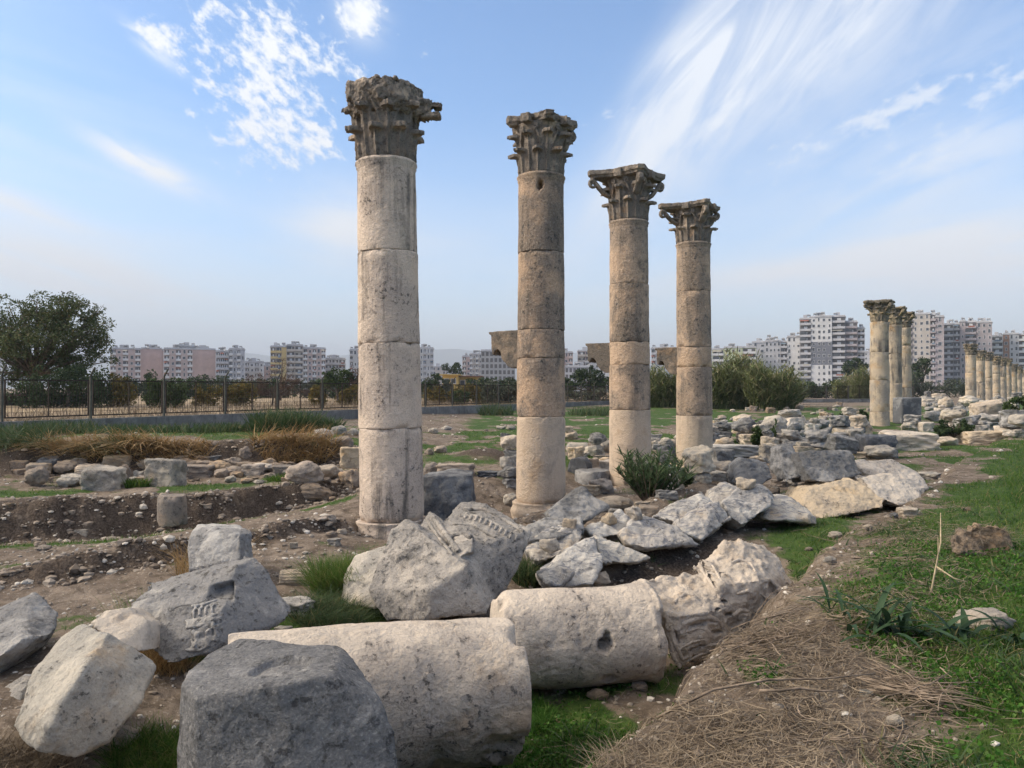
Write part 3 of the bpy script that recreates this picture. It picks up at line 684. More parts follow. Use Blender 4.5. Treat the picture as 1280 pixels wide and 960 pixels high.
# ------------------------------------------------------------------ big fallen pieces in front
def hero(name, label, cat, groups, mat, voxel=0.02, layers=None, seed=1, soft=1, group=None):
    """groups of (px, py, depth) corner points; makes one worn stone standing where they say"""
    gs = [[P(*q) if not isinstance(q, Vector) else q for q in g] for g in groups]
    allp = [p for g in gs for p in g]
    c = sum(allp, Vector()) / len(allp); c.z = min(p.z for p in allp)
    me = hulls(name, [[tuple(p - c) for p in g] for g in gs], voxel, layers or [(0.45, 0.012, 'f'), (0.25, 0.014, 't'), (0.10, 0.006, 'f'), (0.035, 0.003, 'f'), (0.09, 0.010, 'p')], seed, soft)
    o = link(name, me, mat, loc=c); tag(o, label, cat, group); return o
def back(pts, d, drop=0.0, dx=0.0):
    return pts + [P(*q) + Vector((dx, d, -drop)) for q in pts]

# dark square block right in front
M['slate'] = stone_mat('blue_grey_marble_block', (0.31, 0.305, 0.30), (0.16, 0.16, 0.162), lichen=(0.06, 0.06, 0.063), grey_amt=0.6, lichen_amt=0.55, warm_amt=0.38, warm=(0.46, 0.445, 0.42), grain=0.9, crack=0.8)
H1 = hero('stone_block', 'big dark grey squared block with round socket on top, before the lying drum', 'stone block',
     [[(226, 853, 3.12), (246, 874, 2.98), (346, 856, 2.96), (408, 842, 3.02), (418, 838, 3.06), (424, 806, 3.5), (300, 797, 3.72), (262, 815, 3.55), (240, 832, 3.36),
       (222, 1080, 3.1), (250, 1085, 2.94), (400, 1100, 2.86), (503, 1085, 2.98), (500, 960, 3.0), (495, 912, 3.02), (480, 879, 3.06), (449, 858, 3.12), (430, 808, 3.46), (300, 1060, 3.8), (500, 1060, 3.8)]], M['slate'], 0.011,
     [(0.5, 0.006, 'f'), (0.25, 0.008, 't'), (0.09, 0.004, 'f'), (0.03, 0.002, 'f')], 11, soft=1)
V = get_co(H1.data); ctr = P(352, 834, 3.2) - H1.location                     # the round socket
q = np.hypot((V[:, 0] - ctr.x) / 0.125, (V[:, 1] - ctr.y) / 0.125); up = get_no(H1.data)[:, 2] > 0.5
V[:, 2] -= np.where(up, 0.030 * (1 - sstep(0.85, 1.05, q)), 0); set_co(H1.data, V)

from mathutils.bvhtree import BVHTree
def relief(obj, name, lines, voxel=0.007, mat=None, out=0.35):
    """raised carving that follows the surface of a stone: lines of places in the photograph with radii"""
    vv = [v.co + obj.location for v in obj.data.vertices]; bv = BVHTree.FromPolygons(vv, [tuple(p.vertices) for p in obj.data.polygons])
    eye = Vector((0, 0, EYE)); mb = MB()
    for pts, r in lines:
        q = []
        for px, py in pts:
            d = (P(px, py, 10) - eye).normalized(); h = bv.ray_cast(eye, d)
            if h[0] is not None: q.append(h[0] + h[1] * (out * (r if not isinstance(r, list) else r[0])) - obj.location)
        if len(q) > 1: mb.tube(q, r if not isinstance(r, list) else r[:len(q)], 6)
    if not mb.v: return
    me = remesh(mb.mesh(name), voxel); relax(me, 1); rough(me, [(0.03, 0.003, 'f')], 3); smooth_on(me); me.name = name
    link(name, me, mat, obj)
# lying shaft drums and capital
M['lying'] = stone_mat('pale_lying_shaft', (0.63, 0.545, 0.45), (0.46, 0.40, 0.34), grey_amt=0.4, lichen_amt=0.38, warm_amt=0.32, warm=(0.45, 0.31, 0.18), grain=0.5, bump=1.1)
def lying(label, p0, p1, r0, r1, seed, **kw):
    d = p1 - p0; L = d.length
    ring = kw.pop('ring', False)
    def rf(v):
        r = r0 + (r1 - r0) * v
        if ring: r += 0.028 * math.exp(-((L - v * L - 0.035) / 0.022) ** 2) + 0.012 * math.exp(-((L - v * L - 0.085) / 0.02) ** 2)
        return r
    me = lathe('column_drum', L, rf, 220, int(L / 0.016), seed, chip=0.045, wob=0.024, pits=0.014, **kw)
    o = link('column_drum', me, M['lying'], loc=p0, rot=d.to_track_quat('Z', 'Y').to_euler()); return tag(o, label, 'column drum')
p1 = P(634, 859, 4.72); dirn = Vector((0.94, 0.33, -0.03)).normalized()
def theta_of(p0, p1, toward):          # angle round the drum that looks in a given direction
    q = (p1 - p0).to_track_quat('Z', 'Y'); v = q.inverted() @ toward; return math.atan2(v.y, v.x) % (2 * math.pi)
a0 = p1 - dirn * 1.62
tc_ = theta_of(a0, p1, Vector((0.05, -0.95, 0.1))); tl_ = theta_of(a0, p1, Vector((0.1, -0.8, -0.55)))
lying('thick pale column drum lying in front, broken underneath at its right end', a0, p1, 0.425, 0.438, 31,
      dents=((tl_, 1.47, 0.30, 0.16, 0.07), (tl_, 1.12, 0.35, 0.10, 0.035), (tc_, 1.25, 0.05, 0.045, 0.03), (tc_ + 0.5, 0.95, 0.3, 0.04, 0.012)))
b0 = P(622, 803, 5.85); b1 = P(813, 789, 6.10)
tc2 = theta_of(b0, b1, Vector((0.0, -0.97, 0.15))); tl2 = theta_of(b0, b1, Vector((0.0, -0.8, -0.6)))
LB = (b1 - b0).length
lying('tapering pale column drum lying with a deep square hole in its side', b0, b1, 0.365, 0.372, 33, ring=True,
      holes=((tc2 + 0.02, LB * 0.60, 0.055, 0.055, 0.14), (tc2 - 0.12, LB * 0.615, 0.05, 0.03, 0.10), (tl2, LB * 0.64, 0.06, 0.055, 0.06)), dents=((tc2 + 0.5, LB * 0.45, 0.25, 0.02, 0.012),))
dc = (b1 - b0).normalized()
cd = Vector((0.90, 0.42, 0.14)).normalized()
cq = cd.to_track_quat('Z', 'Y')
M['fallen'] = stone_mat('pale_fallen_capital', (0.62, 0.535, 0.44), (0.46, 0.40, 0.335), grey_amt=0.35, lichen_amt=0.22, warm_amt=0.35, warm=(0.43, 0.3, 0.18), grain=0.5, scale=1.3)
FC = hero('fallen_capital', 'weathered pale capital with carved leaves lying at the end of the holed drum', 'capital',
     [[(806, 724, 6.5), (858, 714, 6.75), (829, 762, 6.15), (838, 820, 6.05), (848, 836, 6.1), (869, 823, 6.2), (893, 818, 6.35), (890, 720, 6.75), (912, 760, 6.3), (905, 800, 6.35), (850, 770, 6.05), (858, 790, 7.0), (880, 740, 7.2), (905, 790, 7.0)],
      [(865, 707, 6.85), (894, 694, 6.95), (926, 674, 7.2), (955, 681, 7.3), (970, 693, 7.25), (990, 728, 7.1), (988, 744, 6.95), (960, 762, 6.65), (940, 786, 6.55), (908, 800, 6.45), (885, 770, 6.4), (900, 730, 6.45), (945, 725, 6.5), (930, 700, 6.75), (900, 740, 7.6), (950, 720, 7.9), (950, 780, 7.6), (980, 750, 7.6)],
      [(898, 690, 6.95), (902, 679, 7.0), (928, 672, 7.15), (932, 684, 7.0), (905, 692, 6.9), (915, 680, 7.2)]], M['fallen'], 0.011,
     [(0.30, 0.022, 'f'), (0.16, 0.022, 't'), (0.12, 0.016, 'r'), (0.05, 0.006, 'f')], 78, soft=1)
def press(obj, spots):
    """hollows pressed into a stone: (px, py, rx, ry, turn, depth)"""
    V = get_co(obj.data); N = get_no(obj.data); W = V + np.array(obj.location)
    px = W[:, 0] / W[:, 1] * FP + 640; py = HZ + (EYE - W[:, 2]) / W[:, 1] * FP; D = np.zeros(len(V))
    for cx, cy, rx, ry, rot, dep in spots:
        c, s_ = math.cos(R(rot)), math.sin(R(rot)); dx, dy = px - cx, py - cy
        q = np.hypot((dx * c + dy * s_) / rx, (dy * c - dx * s_) / ry); D = np.maximum(D, dep * (1 - sstep(0.6, 1.1, q)))
    D *= N[:, 1] < 0.3
    V[:, 1] += D; set_co(obj.data, V)
press(FC, [(884, 712, 3, 7, -40, .10), (889, 722, 3, 6, -40, .10), (893, 731, 2.5, 5, -35, .08), (879, 705, 3, 6, -40, .07), (905, 752, 4, 2.5, 10, .08), (910, 768, 5, 2.5, -20, .08), (897, 762, 4, 2, -30, .06), (960, 737, 12, 11, 0, .035), (925, 712, 13, 9, 20, .03), (905, 720, 8, 3, 30, .05),
           (870, 781, 11, 2, -8, .05), (872, 809, 12, 1.6, -18, .04), (846, 796, 1.8, 10, -20, .04), (896, 790, 8, 3, 0, .05), (918, 780, 8, 3, -30, .03)])
ln = [([(838, 780), (843, 805), (853, 824), (868, 829)], [.022, .024, .020, .012]), ([(852, 822), (864, 812), (884, 806), (905, 804)], [.012, .016, .018, .012]), ([(858, 826), (876, 817), (892, 815)], [.010, .014, .010]), ([(848, 812), (864, 802), (880, 799)], [.010, .014, .010]),
      ([(851, 780), (868, 773), (886, 771), (900, 777), (902, 784)], [.018, .024, .026, .022, .014]), ([(856, 790), (870, 785), (882, 787)], [.010, .012, .010]), ([(950, 725), (962, 724), (971, 733), (969, 745), (958, 749), (950, 742), (953, 733)], [.02, .02, .02, .018, .016, .014, .012]),
      ([(912, 704), (924, 699), (938, 704), (944, 715)], [.014, .018, .018, .012]), ([(876, 712), (884, 722), (892, 734), (900, 748)], [.015, .015, .014, .012]), ([(890, 706), (897, 718), (903, 730)], [.013, .013, .012]), ([(915, 770), (924, 762), (936, 764)], [.02, .024, .018]), ([(842, 752), (856, 742), (868, 744)], [.014, .018, .012]), ([(920, 742), (934, 738), (942, 748)], [.014, .02, .014])]
relief(FC, 'carved_leaves', ln, 0.008, M['fallen'], out=-0.1)

# left foreground
M['stained'] = stone_mat('pale_rust_stained_stone', (0.53, 0.485, 0.41), (0.38, 0.355, 0.31), grey_amt=0.45, lichen_amt=0.4, warm_amt=0.42, warm=(0.42, 0.27, 0.13))
hero('stone_block', 'pale split boulder with a rusty orange stain on its lower face', 'stone block',
     [[(19, 906, 4.25), (25, 884, 4.3), (41, 837, 4.5), (75, 795, 4.75), (106, 779, 4.85), (137, 791, 4.6), (194, 833, 4.65), (175, 877, 4.45), (156, 901, 4.35), (137, 926, 4.25), (94, 945, 4.15), (50, 936, 4.1), (66, 905, 4.08), (104, 838, 4.25), (120, 930, 4.9), (60, 900, 5.0), (180, 850, 5.1)]], M['stained'], 0.011,
     [(0.5, 0.015, 'f'), (0.2, 0.012, 't'), (0.10, 0.008, 'f'), (0.035, 0.003, 'f')], 13)
hero('stone_slab', 'pale low slab end poking out between the rusty boulder and the carved block', 'stone slab',
     [back([(112, 776, 5.3), (125, 764, 5.4), (160, 757, 5.5), (185, 775, 5.4), (180, 815, 5.2), (140, 810, 5.1)], 0.5, 0.15)], M['cream'], 0.016, seed=14)
g3 = [(163, 757, 5.75), (188, 728, 6.1), (266, 704, 6.2), (319, 692, 6.25), (332, 707, 6.15), (362, 760, 6.1), (356, 774, 5.95), (331, 788, 5.85), (290, 800, 5.68), (275, 806, 5.5), (262, 817, 5.46), (212, 832, 5.4), (203, 822, 5.45), (176, 803, 5.6), (296, 708, 5.95), (297, 748, 5.72), (290, 770, 5.6)]
H3 = hero('carved_block', 'grey sloping block carved with a band of leaf ornament beside a sharp notch', 'carved block',
     [g3[:14] + [(296, 706, 5.98), (279, 758, 5.62)], ], M['palegrey'], 0.015, [(0.5, 0.015, 'f'), (0.2, 0.015, 't'), (0.10, 0.008, 'f'), (0.035, 0.004, 'f')], 15)
# notch cut into the shoulder, relief on the front face
V = get_co(H3.data); N = get_no(H3.data)
W = V + np.array(H3.location)
pxx = W[:, 0] / W[:, 1] * FP + 640; pyy = HZ + (EYE - W[:, 2]) / W[:, 1] * FP
nt = sstep(-4, 3, pxx - 268 - (pyy - 728) * -0.3) * (1 - sstep(288, 294, pxx)) * sstep(-3, 3, pyy - 727 - (290 - pxx) * 0.25) * (1 - sstep(740, 756, pyy)) * (N[:, 1] < 0.1)
V += np.stack([nt * 0.0, nt * 0.10, nt * -0.03], 1)
set_co(H3.data, V)
ln = [([(233, 777), (250, 774), (272, 768)], .013), ([(233, 785), (250, 782), (272, 776)], .013), ([(240, 758), (256, 755), (272, 750)], .012)]
ln += [([(236 + k * 4.4, 782.5 - k * 0.95), (237 + k * 4.4, 778.5 - k * 0.95)], .014) for k in range(8)]
ln += [([(243 + k * 7.5, 771 - k * 1.5), (243 + k * 7.5, 763 - k * 1.5), (247 + k * 7.5, 760 - k * 1.5)], .012) for k in range(4)]
for cx, cy, s_ in ((246, 797, 1), (259, 795, -1), (270, 789, 1)):
    ln += [([(cx - 5 * s_, cy - 9), (cx, cy - 5), (cx + 1.5 * s_, cy + 4), (cx - 2 * s_, cy + 12)], .017), ([(cx + 4, cy - 8), (cx + 2, cy - 1), (cx + 5, cy + 7)], .012), ([(cx - 6, cy + 1), (cx - 4, cy + 8), (cx - 6, cy + 13)], .010), ([(cx + 2, cy + 2), (cx + 4, cy + 9), (cx + 2, cy + 14)], .010)]
ln += [([(232, 812), (250, 813), (264, 806)], .012)]
relief(H3, 'carved_relief', ln, mat=M['palegrey'])
hero('stone_block', 'dark grey tilted block cut off by the left edge of the view, its underside black', 'stone block',
     [[(-60, 790, 5.7), (0, 760, 5.9), (44, 739, 6.1), (75, 766, 5.95), (70, 790, 5.7), (28, 800, 5.45), (-5, 824, 5.3), (-60, 850, 5.2), (-5, 848, 5.5), (38, 822, 5.75), (56, 808, 5.95), (-40, 840, 6.3), (40, 800, 6.5)]], M['palegrey'], 0.016, seed=17)
hero('stone_slab', 'small grey stone half hidden under the dark tilted block by the left edge', 'stone slab',
     [back([(-30, 900, 5.0), (-20, 872, 5.1), (6, 858, 5.2), (30, 843, 5.3), (36, 850, 5.2), (26, 880, 5.0), (0, 892, 4.9)], 0.5, 0.2)], M['pale'], 0.016, seed=18)
hero('stone_block', 'grey block with dry weeds on it standing behind the carved block', 'stone block',
     [[(236, 668, 8.3), (247, 654, 8.5), (268, 660, 8.4), (282, 653, 8.6), (298, 655, 8.6), (316, 663, 8.4), (318, 692, 8.3), (300, 668, 8.1), (302, 700, 8.0), (236, 712, 8.1), (240, 730, 8.2), (310, 730, 8.2), (245, 720, 8.9), (312, 715, 8.9)]], M['palegrey'], 0.018, seed=19)

# the large cornice in the middle
H7 = hero('cornice_block', 'large grey white cornice block tilted on its side, mouldings on its upper corner', 'cornice block',
     [[(461, 737, 7.0), (470, 756, 6.95), (483, 776, 6.9), (535, 774, 6.75), (607, 766, 6.85), (582, 706, 6.85), (561, 696, 6.95), (526, 664, 7.25), (508, 649, 7.45), (490, 662, 7.35), (482, 705, 7.1), (539, 738, 6.75), (625, 740, 7.3), (600, 690, 7.6), (520, 670, 7.9), (500, 760, 7.7), (600, 760, 7.7)],
      [(524, 660, 7.5), (537, 638, 7.7), (548, 646, 7.6), (572, 672, 7.3), (560, 690, 7.25), (530, 672, 7.4), (600, 700, 7.9), (560, 660, 8.1)],
      [(556, 650, 7.6), (576, 627, 7.9), (607, 629, 7.85), (664, 663, 7.55), (661, 678, 7.45), (634, 737, 7.25), (610, 756, 7.15), (584, 707, 7.0), (575, 690, 7.05), (610, 650, 8.2), (650, 690, 8.1), (620, 740, 7.9)],
      [(560, 680, 7.15), (578, 664, 7.3), (592, 668, 7.2), (590, 690, 6.98), (570, 695, 7.0), (600, 690, 7.5)]], M['cornice'], 0.017,
     [(0.5, 0.010, 'f'), (0.25, 0.012, 't'), (0.12, 0.006, 'f'), (0.04, 0.004, 'f'), (0.09, 0.010, 'p')], 21, soft=0)
ln = [([(580, 636), (606, 637), (634, 652), (655, 665)], .022), ([(574, 645), (600, 645), (628, 660), (650, 674)], .018), ([(568, 655), (592, 656), (620, 672)], .020)]
ln += [([(584 + k * 6.2, 641 + k * 1.9 + (k > 4) * (k - 4) * 1.6), (581 + k * 6.2, 648 + k * 1.9 + (k > 4) * (k - 4) * 1.6)], .017) for k in range(11)]
ln += [([(541, 645), (556, 666), (574, 690)], .030), ([(534, 650), (548, 672), (566, 694)], .020), ([(560, 672), (576, 668), (590, 672)], .03)]
relief(H7, 'carved_moulding', ln, 0.010, M['cornice'], out=0.1)
hero('stone_block', 'upright rough grey stone leaning against the left side of the large cornice', 'stone block',
     [back([(426, 752, 7.4), (429, 720, 7.5), (446, 694, 7.6), (478, 682, 7.7), (492, 690, 7.5), (480, 730, 7.2), (470, 760, 7.1), (435, 757, 7.2)], 0.5, 0.1)], M['pale'], 0.018, seed=22)
hero('stone_block', 'dark square block standing just behind the foot of the thick cream column', 'stone block',
     [back([(528, 596, 12.9), (560, 592, 13.1), (590, 594, 12.9), (590, 640, 12.75), (589, 665, 12.75), (528, 665, 12.75)], 0.7, 0.0)], M['darkgrey'], 0.022, [(0.5, 0.02, 'f'), (0.2, 0.02, 't'), (0.1, 0.01, 'f')], 23)

# marble pieces behind the lying drums
L_ = [(0.4, 0.02, 'f'), (0.2, 0.022, 't'), (0.13, 0.014, 'r'), (0.05, 0.006, 'f')]
def vein_stone(label, pts, d, drop, seed, mat='vein', name='marble_block', cat='marble block', more=()):
    return hero(name, label, cat, [back(pts, d, drop), *more], M[mat], 0.018, L_, seed)
vein_stone('grey pointed slab lying against the foot of the brown column', [(684, 641, 9.6), (700, 626, 9.9), (718, 612, 10.2), (727, 608, 10.3), (760, 634, 10.0), (731, 652, 9.5), (690, 648, 9.5)], 0.7, 0.15, 41, 'grey', 'stone_slab', 'stone slab')
vein_stone('flat grey slab under the pointed slab, beside the cornice', [(652, 664, 9.0), (680, 646, 9.3), (725, 646, 9.3), (732, 660, 9.0), (700, 672, 8.8), (660, 676, 8.8)], 0.5, 0.2, 42, 'grey', 'stone_slab', 'stone slab')
vein_stone('striped blue and white marble block with a carved toothed edge', [(674, 710, 8.25), (702, 690, 8.45), (743, 668, 8.6), (755, 700, 8.4), (741, 731, 8.1), (696, 732, 8.1), (680, 722, 8.15)], 0.55, 0.2, 43)
vein_stone('wedge shaped veined marble piece pointing right beside the striped block', [(743, 667, 8.9), (777, 681, 8.75), (812, 698, 8.7), (790, 704, 8.6), (752, 706, 8.5), (748, 690, 8.6)], 0.6, 0.15, 44)
vein_stone('white and blue broken marble block behind the striped block', [(657, 688, 8.7), (668, 667, 8.9), (702, 654, 9.1), (728, 662, 9.0), (724, 680, 8.8), (700, 694, 8.6), (672, 702, 8.5)], 0.5, 0.2, 45)
vein_stone('smooth white veined slab behind the wedge shaped piece', [(731, 661, 9.3), (774, 638, 9.7), (788, 648, 9.6), (776, 668, 9.3), (745, 672, 9.1)], 0.6, 0.2, 46)
vein_stone('jagged white marble block with blue edges above the dark soil, nearest in the row', [(774, 669, 9.1), (787, 650, 9.3), (815, 644, 9.4), (846, 656, 9.35), (877, 681, 9.2), (858, 678, 9.05), (809, 685, 8.9), (785, 680, 8.95)], 0.7, 0.2, 47)
vein_stone('pale marble block behind the jagged one, under the leafy bush', [(816, 645, 9.8), (846, 627, 10.1), (877, 617, 10.3), (890, 626, 10.2), (880, 640, 9.9), (843, 652, 9.6)], 0.6, 0.2, 48)
vein_stone('rough marble block with blue streaks leaning in the middle of the veined row', [(843, 654, 9.6), (877, 632, 9.9), (899, 625, 10.0), (915, 648, 9.85), (877, 674, 9.4), (858, 668, 9.4)], 0.6, 0.2, 49)
vein_stone('large veined marble block with blue face near the end of the row', [(903, 627, 10.2), (921, 609, 10.5), (952, 606, 10.6), (968, 620, 10.5), (964, 632, 10.2), (928, 657, 9.9), (914, 648, 9.95)], 0.6, 0.2, 50)
vein_stone('small blue white marble lump between the veined blocks and the dark carved stone', [(884, 620, 10.7), (888, 611, 10.8), (906, 602, 11.0), (922, 610, 10.9), (908, 628, 10.5), (890, 630, 10.5)], 0.5, 0.2, 51)
vein_stone('long ragged marble piece ending the veined row, overhanging the green hollow', [(952, 646, 10.3), (968, 617, 10.8), (990, 622, 10.7), (1015, 641, 10.5), (1023, 656, 10.4), (993, 648, 10.3), (962, 650, 10.2)], 0.6, 0.1, 52)
vein_stone('white toothed fragment at the foot of the striped marble block', [(672, 716, 8.0), (700, 700, 8.15), (716, 716, 8.0), (700, 733, 7.85), (680, 730, 7.85)], 0.25, 0.1, 53)
# ochre blocks on the right
vein_stone('broad ochre block with rough face, left of the two beneath the grey stack', [(1002, 630, 11.6), (1011, 609, 12.0), (1067, 597, 12.3), (1081, 609, 12.1), (1105, 623, 11.9), (1103, 634, 11.7), (1067, 641, 11.4), (1030, 649, 11.2), (1005, 642, 11.4)], 0.9, 0.1, 55, 'ochre', 'stone_block', 'stone block')
vein_stone('cracked ochre block with a pale top, right of the two beneath the grey stack', [(1074, 596, 12.5), (1117, 593, 12.6), (1147, 612, 12.3), (1153, 631, 12.0), (1124, 632, 11.8), (1098, 622, 11.9)], 0.8, 0.1, 56, 'ochre', 'stone_block', 'stone block')
vein_stone('smooth cream sloping slab at the right end of the block pile', [(1064, 574, 13.6), (1114, 575, 13.7), (1146, 591, 13.4), (1162, 609, 13.0), (1153, 620, 12.8), (1118, 600, 12.9), (1080, 591, 13.2)], 0.9, 0.2, 57, 'cream', 'stone_slab', 'stone slab')
vein_stone('grey layered block on top of the broad ochre block', [(996, 565, 12.9), (1030, 567, 12.9), (1064, 563, 13.1), (1079, 592, 12.8), (1040, 602, 12.4), (1014, 601, 12.4), (1004, 584, 12.6)], 0.8, 0.1, 58, 'grey', 'stone_block', 'stone block')
vein_stone('upright split grey stone left of the layered block', [(974, 585, 13.0), (975, 560, 13.3), (989, 555, 13.4), (1004, 575, 13.1), (1006, 594, 12.8), (984, 601, 12.7)], 0.5, 0.05, 59, 'grey', 'stone_block', 'stone block')
vein_stone('dark grey twin humped block with carved end, behind the veined row', [(917, 596, 12.4), (919, 580, 12.6), (930, 572, 12.7), (942, 580, 12.6), (957, 577, 12.7), (965, 597, 12.4), (949, 608, 12.1), (920, 605, 12.2)], 0.5, 0.05, 60, 'darkgrey', 'stone_block', 'stone block')
vein_stone('broad low grey boulder behind the leafy bush, between the two tan columns', [(826, 600, 13.2), (835, 583, 13.6), (862, 588, 13.5), (893, 606, 13.2), (894, 618, 13.0), (862, 624, 12.8), (828, 618, 12.9)], 0.8, 0.05, 61, 'grey', 'boulder', 'boulder')
# ------------------------------------------------------------------ loose stones: a few shapes, then one object for every stone
def rand_hull(kind, seed):
    r = random.Random(seed); pts = []
    if kind == 'boulder':
        for i in range(26):
            a, z = r.uniform(0, 6.283), r.uniform(-1, 1); q = math.sqrt(1 - z * z); k = r.uniform(0.80, 1.0)
            pts.append((0.5 * k * q * math.cos(a), 0.5 * k * q * math.sin(a), 0.5 + 0.5 * k * z))
    elif kind == 'block':
        for x in (-.5, .5):
            for y in (-.5, .5):
                for z in (0, 1):
                    c = Vector((x * r.uniform(.84, 1), y * r.uniform(.84, 1), z if z == 0 else r.uniform(.82, 1)))
                    if r.random() < 0.45:      # broken corner
                        for k in range(3):
                            d = c.copy(); d[k] = d[k] * (1 - r.uniform(.15, .45)) if k < 2 else abs(d[k] - r.uniform(.1, .3)); pts.append(tuple(d))
                    else: pts.append(tuple(c))
    elif kind == 'slab':
        n = r.randint(5, 7); a0 = r.uniform(0, 6)
        for i in range(n):
            a = a0 + i / n * 6.283 + r.uniform(-.2, .2); k = r.uniform(.40, .52)
            for z in (0.0, r.uniform(.75, 1.0)):
                s_ = 1 if z else r.uniform(.85, 1.0); pts.append((k * s_ * math.cos(a), k * s_ * math.sin(a), z))
    return pts
VARIANTS = {}
def variant(kind, i):
    if (kind, i) not in VARIANTS:
        a = 1 if kind == 'block' else 1.5
        me = hulls(kind, [rand_hull(kind, 100 + i * 17 + len(kind))], 0.042, [(0.5, 0.035 * a, 'f'), (0.25, 0.03 * a, 't'), (0.14, 0.022 * a, 'f'), (0.22, 0.02, 'p')], 900 + i, soft=1)
        V = get_co(me); lo, hi = V.min(0), V.max(0)
        V = (V - [(lo[0] + hi[0]) / 2, (lo[1] + hi[1]) / 2, lo[2]]) / (hi - lo); set_co(me, V)
        VARIANTS[(kind, i)] = me
    return VARIANTS[(kind, i)]
VMAT = {}
def mesh_with(me, mat, key):
    k = (key, mat.name)
    if k not in VMAT:
        m2 = me.copy(); m2.materials.clear(); m2.materials.append(mat); VMAT[k] = m2
    return VMAT[k]
NAMES = dict(boulder=('boulder', 'boulder'), block=('stone_block', 'stone block'), slab=('stone_slab', 'stone slab'))
rng = random.Random(7)
def stone(px, bot, w, h, kind, mat, label, depth=0.8, group=None, Z=None, yaw=None, sink=0.12, tilt=0.06, on=None):
    p = P(px, bot, Z) if Z else G(px, bot)
    k = p.y / FP; i = rng.randrange(7 if kind != 'slab' else 5)
    W, Hh = w * k * 1.04, h * k
    me = mesh_with(variant(kind, i), M[mat], (kind, i))
    nm, cat = NAMES[kind]
    D = W * depth
    z = p.z - sink * Hh
    if on is not None:
        z = on.location.z + on.scale.z * 0.86; p = on.location + Vector((rng.uniform(-.2, .2) * on.scale.x, -.35 * D, 0)); tilt = 0.2
    o = link(nm, me, None, loc=(p.x, p.y + D * 0.40, z), scale=(W, D, Hh * (1 + sink)),
             rot=(rng.uniform(-tilt, tilt), rng.uniform(-tilt, tilt), rng.uniform(-.25, .25) if yaw is None else yaw))
    return tag(o, label, cat, group)
def drum_stone(px, bot, w, h, mat, label, lying=True, flutes=0, yaw=0.2, Z=None):
    p = P(px, bot, Z) if Z else G(px, bot)
    k = p.y / FP; W, Hh = w * k, h * k
    if lying: L, r = W, Hh / 2
    else: L, r = Hh, W / 2
    def rf(v): return r
    me = lathe('drum', L + (0.06 if not lying else 0), rf, 72, 16, int(px), chip=0.03, wob=0.012)
    V = get_co(me)
    if flutes:
        a = np.arctan2(V[:, 1], V[:, 0]); f = 1 - 0.11 * np.abs(np.sin(a * flutes / 2)) ** 0.7; f = np.where(np.hypot(V[:, 0], V[:, 1]) > 0.85 * r, f, 1); V[:, :2] *= f[:, None]
    if lying: V = np.stack([V[:, 2] - L / 2, V[:, 0], V[:, 1] + r], 1)
    set_co(me, V)
    o = link('column_drum', me, M[mat], loc=(p.x, p.y + r, p.z - 0.04), rot=(0, 0, yaw)); return tag(o, label, 'column drum')

# ---- row of stones at the foot of the left bank
LR = 'stones lined up at the foot of the left bank'
stone(40, 609, 28, 25, 'boulder', 'tan', 'pointed pale stone at the left end of the row below the bank', group=LR)
stone(83, 610, 32, 17, 'boulder', 'pale', 'low pale stone right of the pointed stone, below the dry grass', group=LR)
stone(56, 594, 30, 22, 'boulder', 'darkgrey', 'dark stone half buried in dry grass behind the pointed stone', group=LR)
stone(92, 590, 26, 17, 'boulder', 'tan', 'greyish round stone under the dry grass, left of the fluted drum', group=LR)
drum_stone(110, 598, 36, 18, 'cream', 'pale fluted drum lying behind the big grey block below the bank', flutes=18, yaw=0.35)
stone(124, 614, 46, 30, 'block', 'pale', 'large pale grey block with a dark right side at the edge of the trench', group=LR)
stone(144, 586, 33, 17, 'block', 'cream', 'flat topped pale block between the two fluted drums', group=LR)
stone(153, 601, 20, 20, 'boulder', 'tan', 'small round speckled stone right of the big grey block', group=LR)
drum_stone(175, 588, 30, 15, 'cream', 'short pale fluted drum lying left of the largest white boulder', flutes=18, yaw=-0.1)
stone(172, 599, 14, 11, 'boulder', 'pale', 'small white stone tucked before the short fluted drum', group=LR)
stone(200, 608, 43, 34, 'block', 'pale', 'largest white boulder of the row, beside a green grass tuft', group=LR)
stone(230, 584, 20, 9, 'slab', 'cream', 'small flat white stone just right of the largest white boulder', group=LR)
stone(240, 599, 41, 17, 'block', 'tan', 'long low tan stone right of the largest white boulder', group=LR)
stone(252, 582, 27, 12, 'slab', 'tan', 'flat tan stone lying on the row behind the long low stone', group=LR)
stone(269, 593, 27, 17, 'boulder', 'tan', 'tan rounded stone in the middle of the row under bare earth', group=LR)
stone(274, 598, 17, 12, 'boulder', 'tan', 'little tan stone in front of the rounded middle stone', group=LR)
stone(262, 577, 25, 8, 'slab', 'grey', 'thin grey slab on top of the row beneath the bare earth bank', group=LR)
stone(289, 584, 23, 12, 'boulder', 'tan', 'brown grey stone resting high against the bare earth bank', group=LR)
stone(306, 574, 16, 16, 'boulder', 'tan', 'round brown stone sitting alone high on the bank face', group=LR)
stone(290, 596, 21, 13, 'boulder', 'tan', 'squat tan stone below the high brown grey stone', group=LR)
stone(309, 589, 29, 11, 'block', 'tan', 'long low stone under the round brown one on the bank', group=LR)
stone(315, 592, 22, 10, 'boulder', 'pale', 'pale flat boulder at the front of the row near its right third', group=LR)
stone(335, 589, 22, 16, 'boulder', 'tan', 'dark brown rounded stone left of a green patch in the row', group=LR)
stone(357, 587, 20, 10, 'slab', 'tan', 'flat stone right of the green patch in the row', group=LR)
stone(378, 606, 48, 29, 'boulder', 'tan', 'big lumpy tan boulder at the right end of the row', group=LR, tilt=.15)
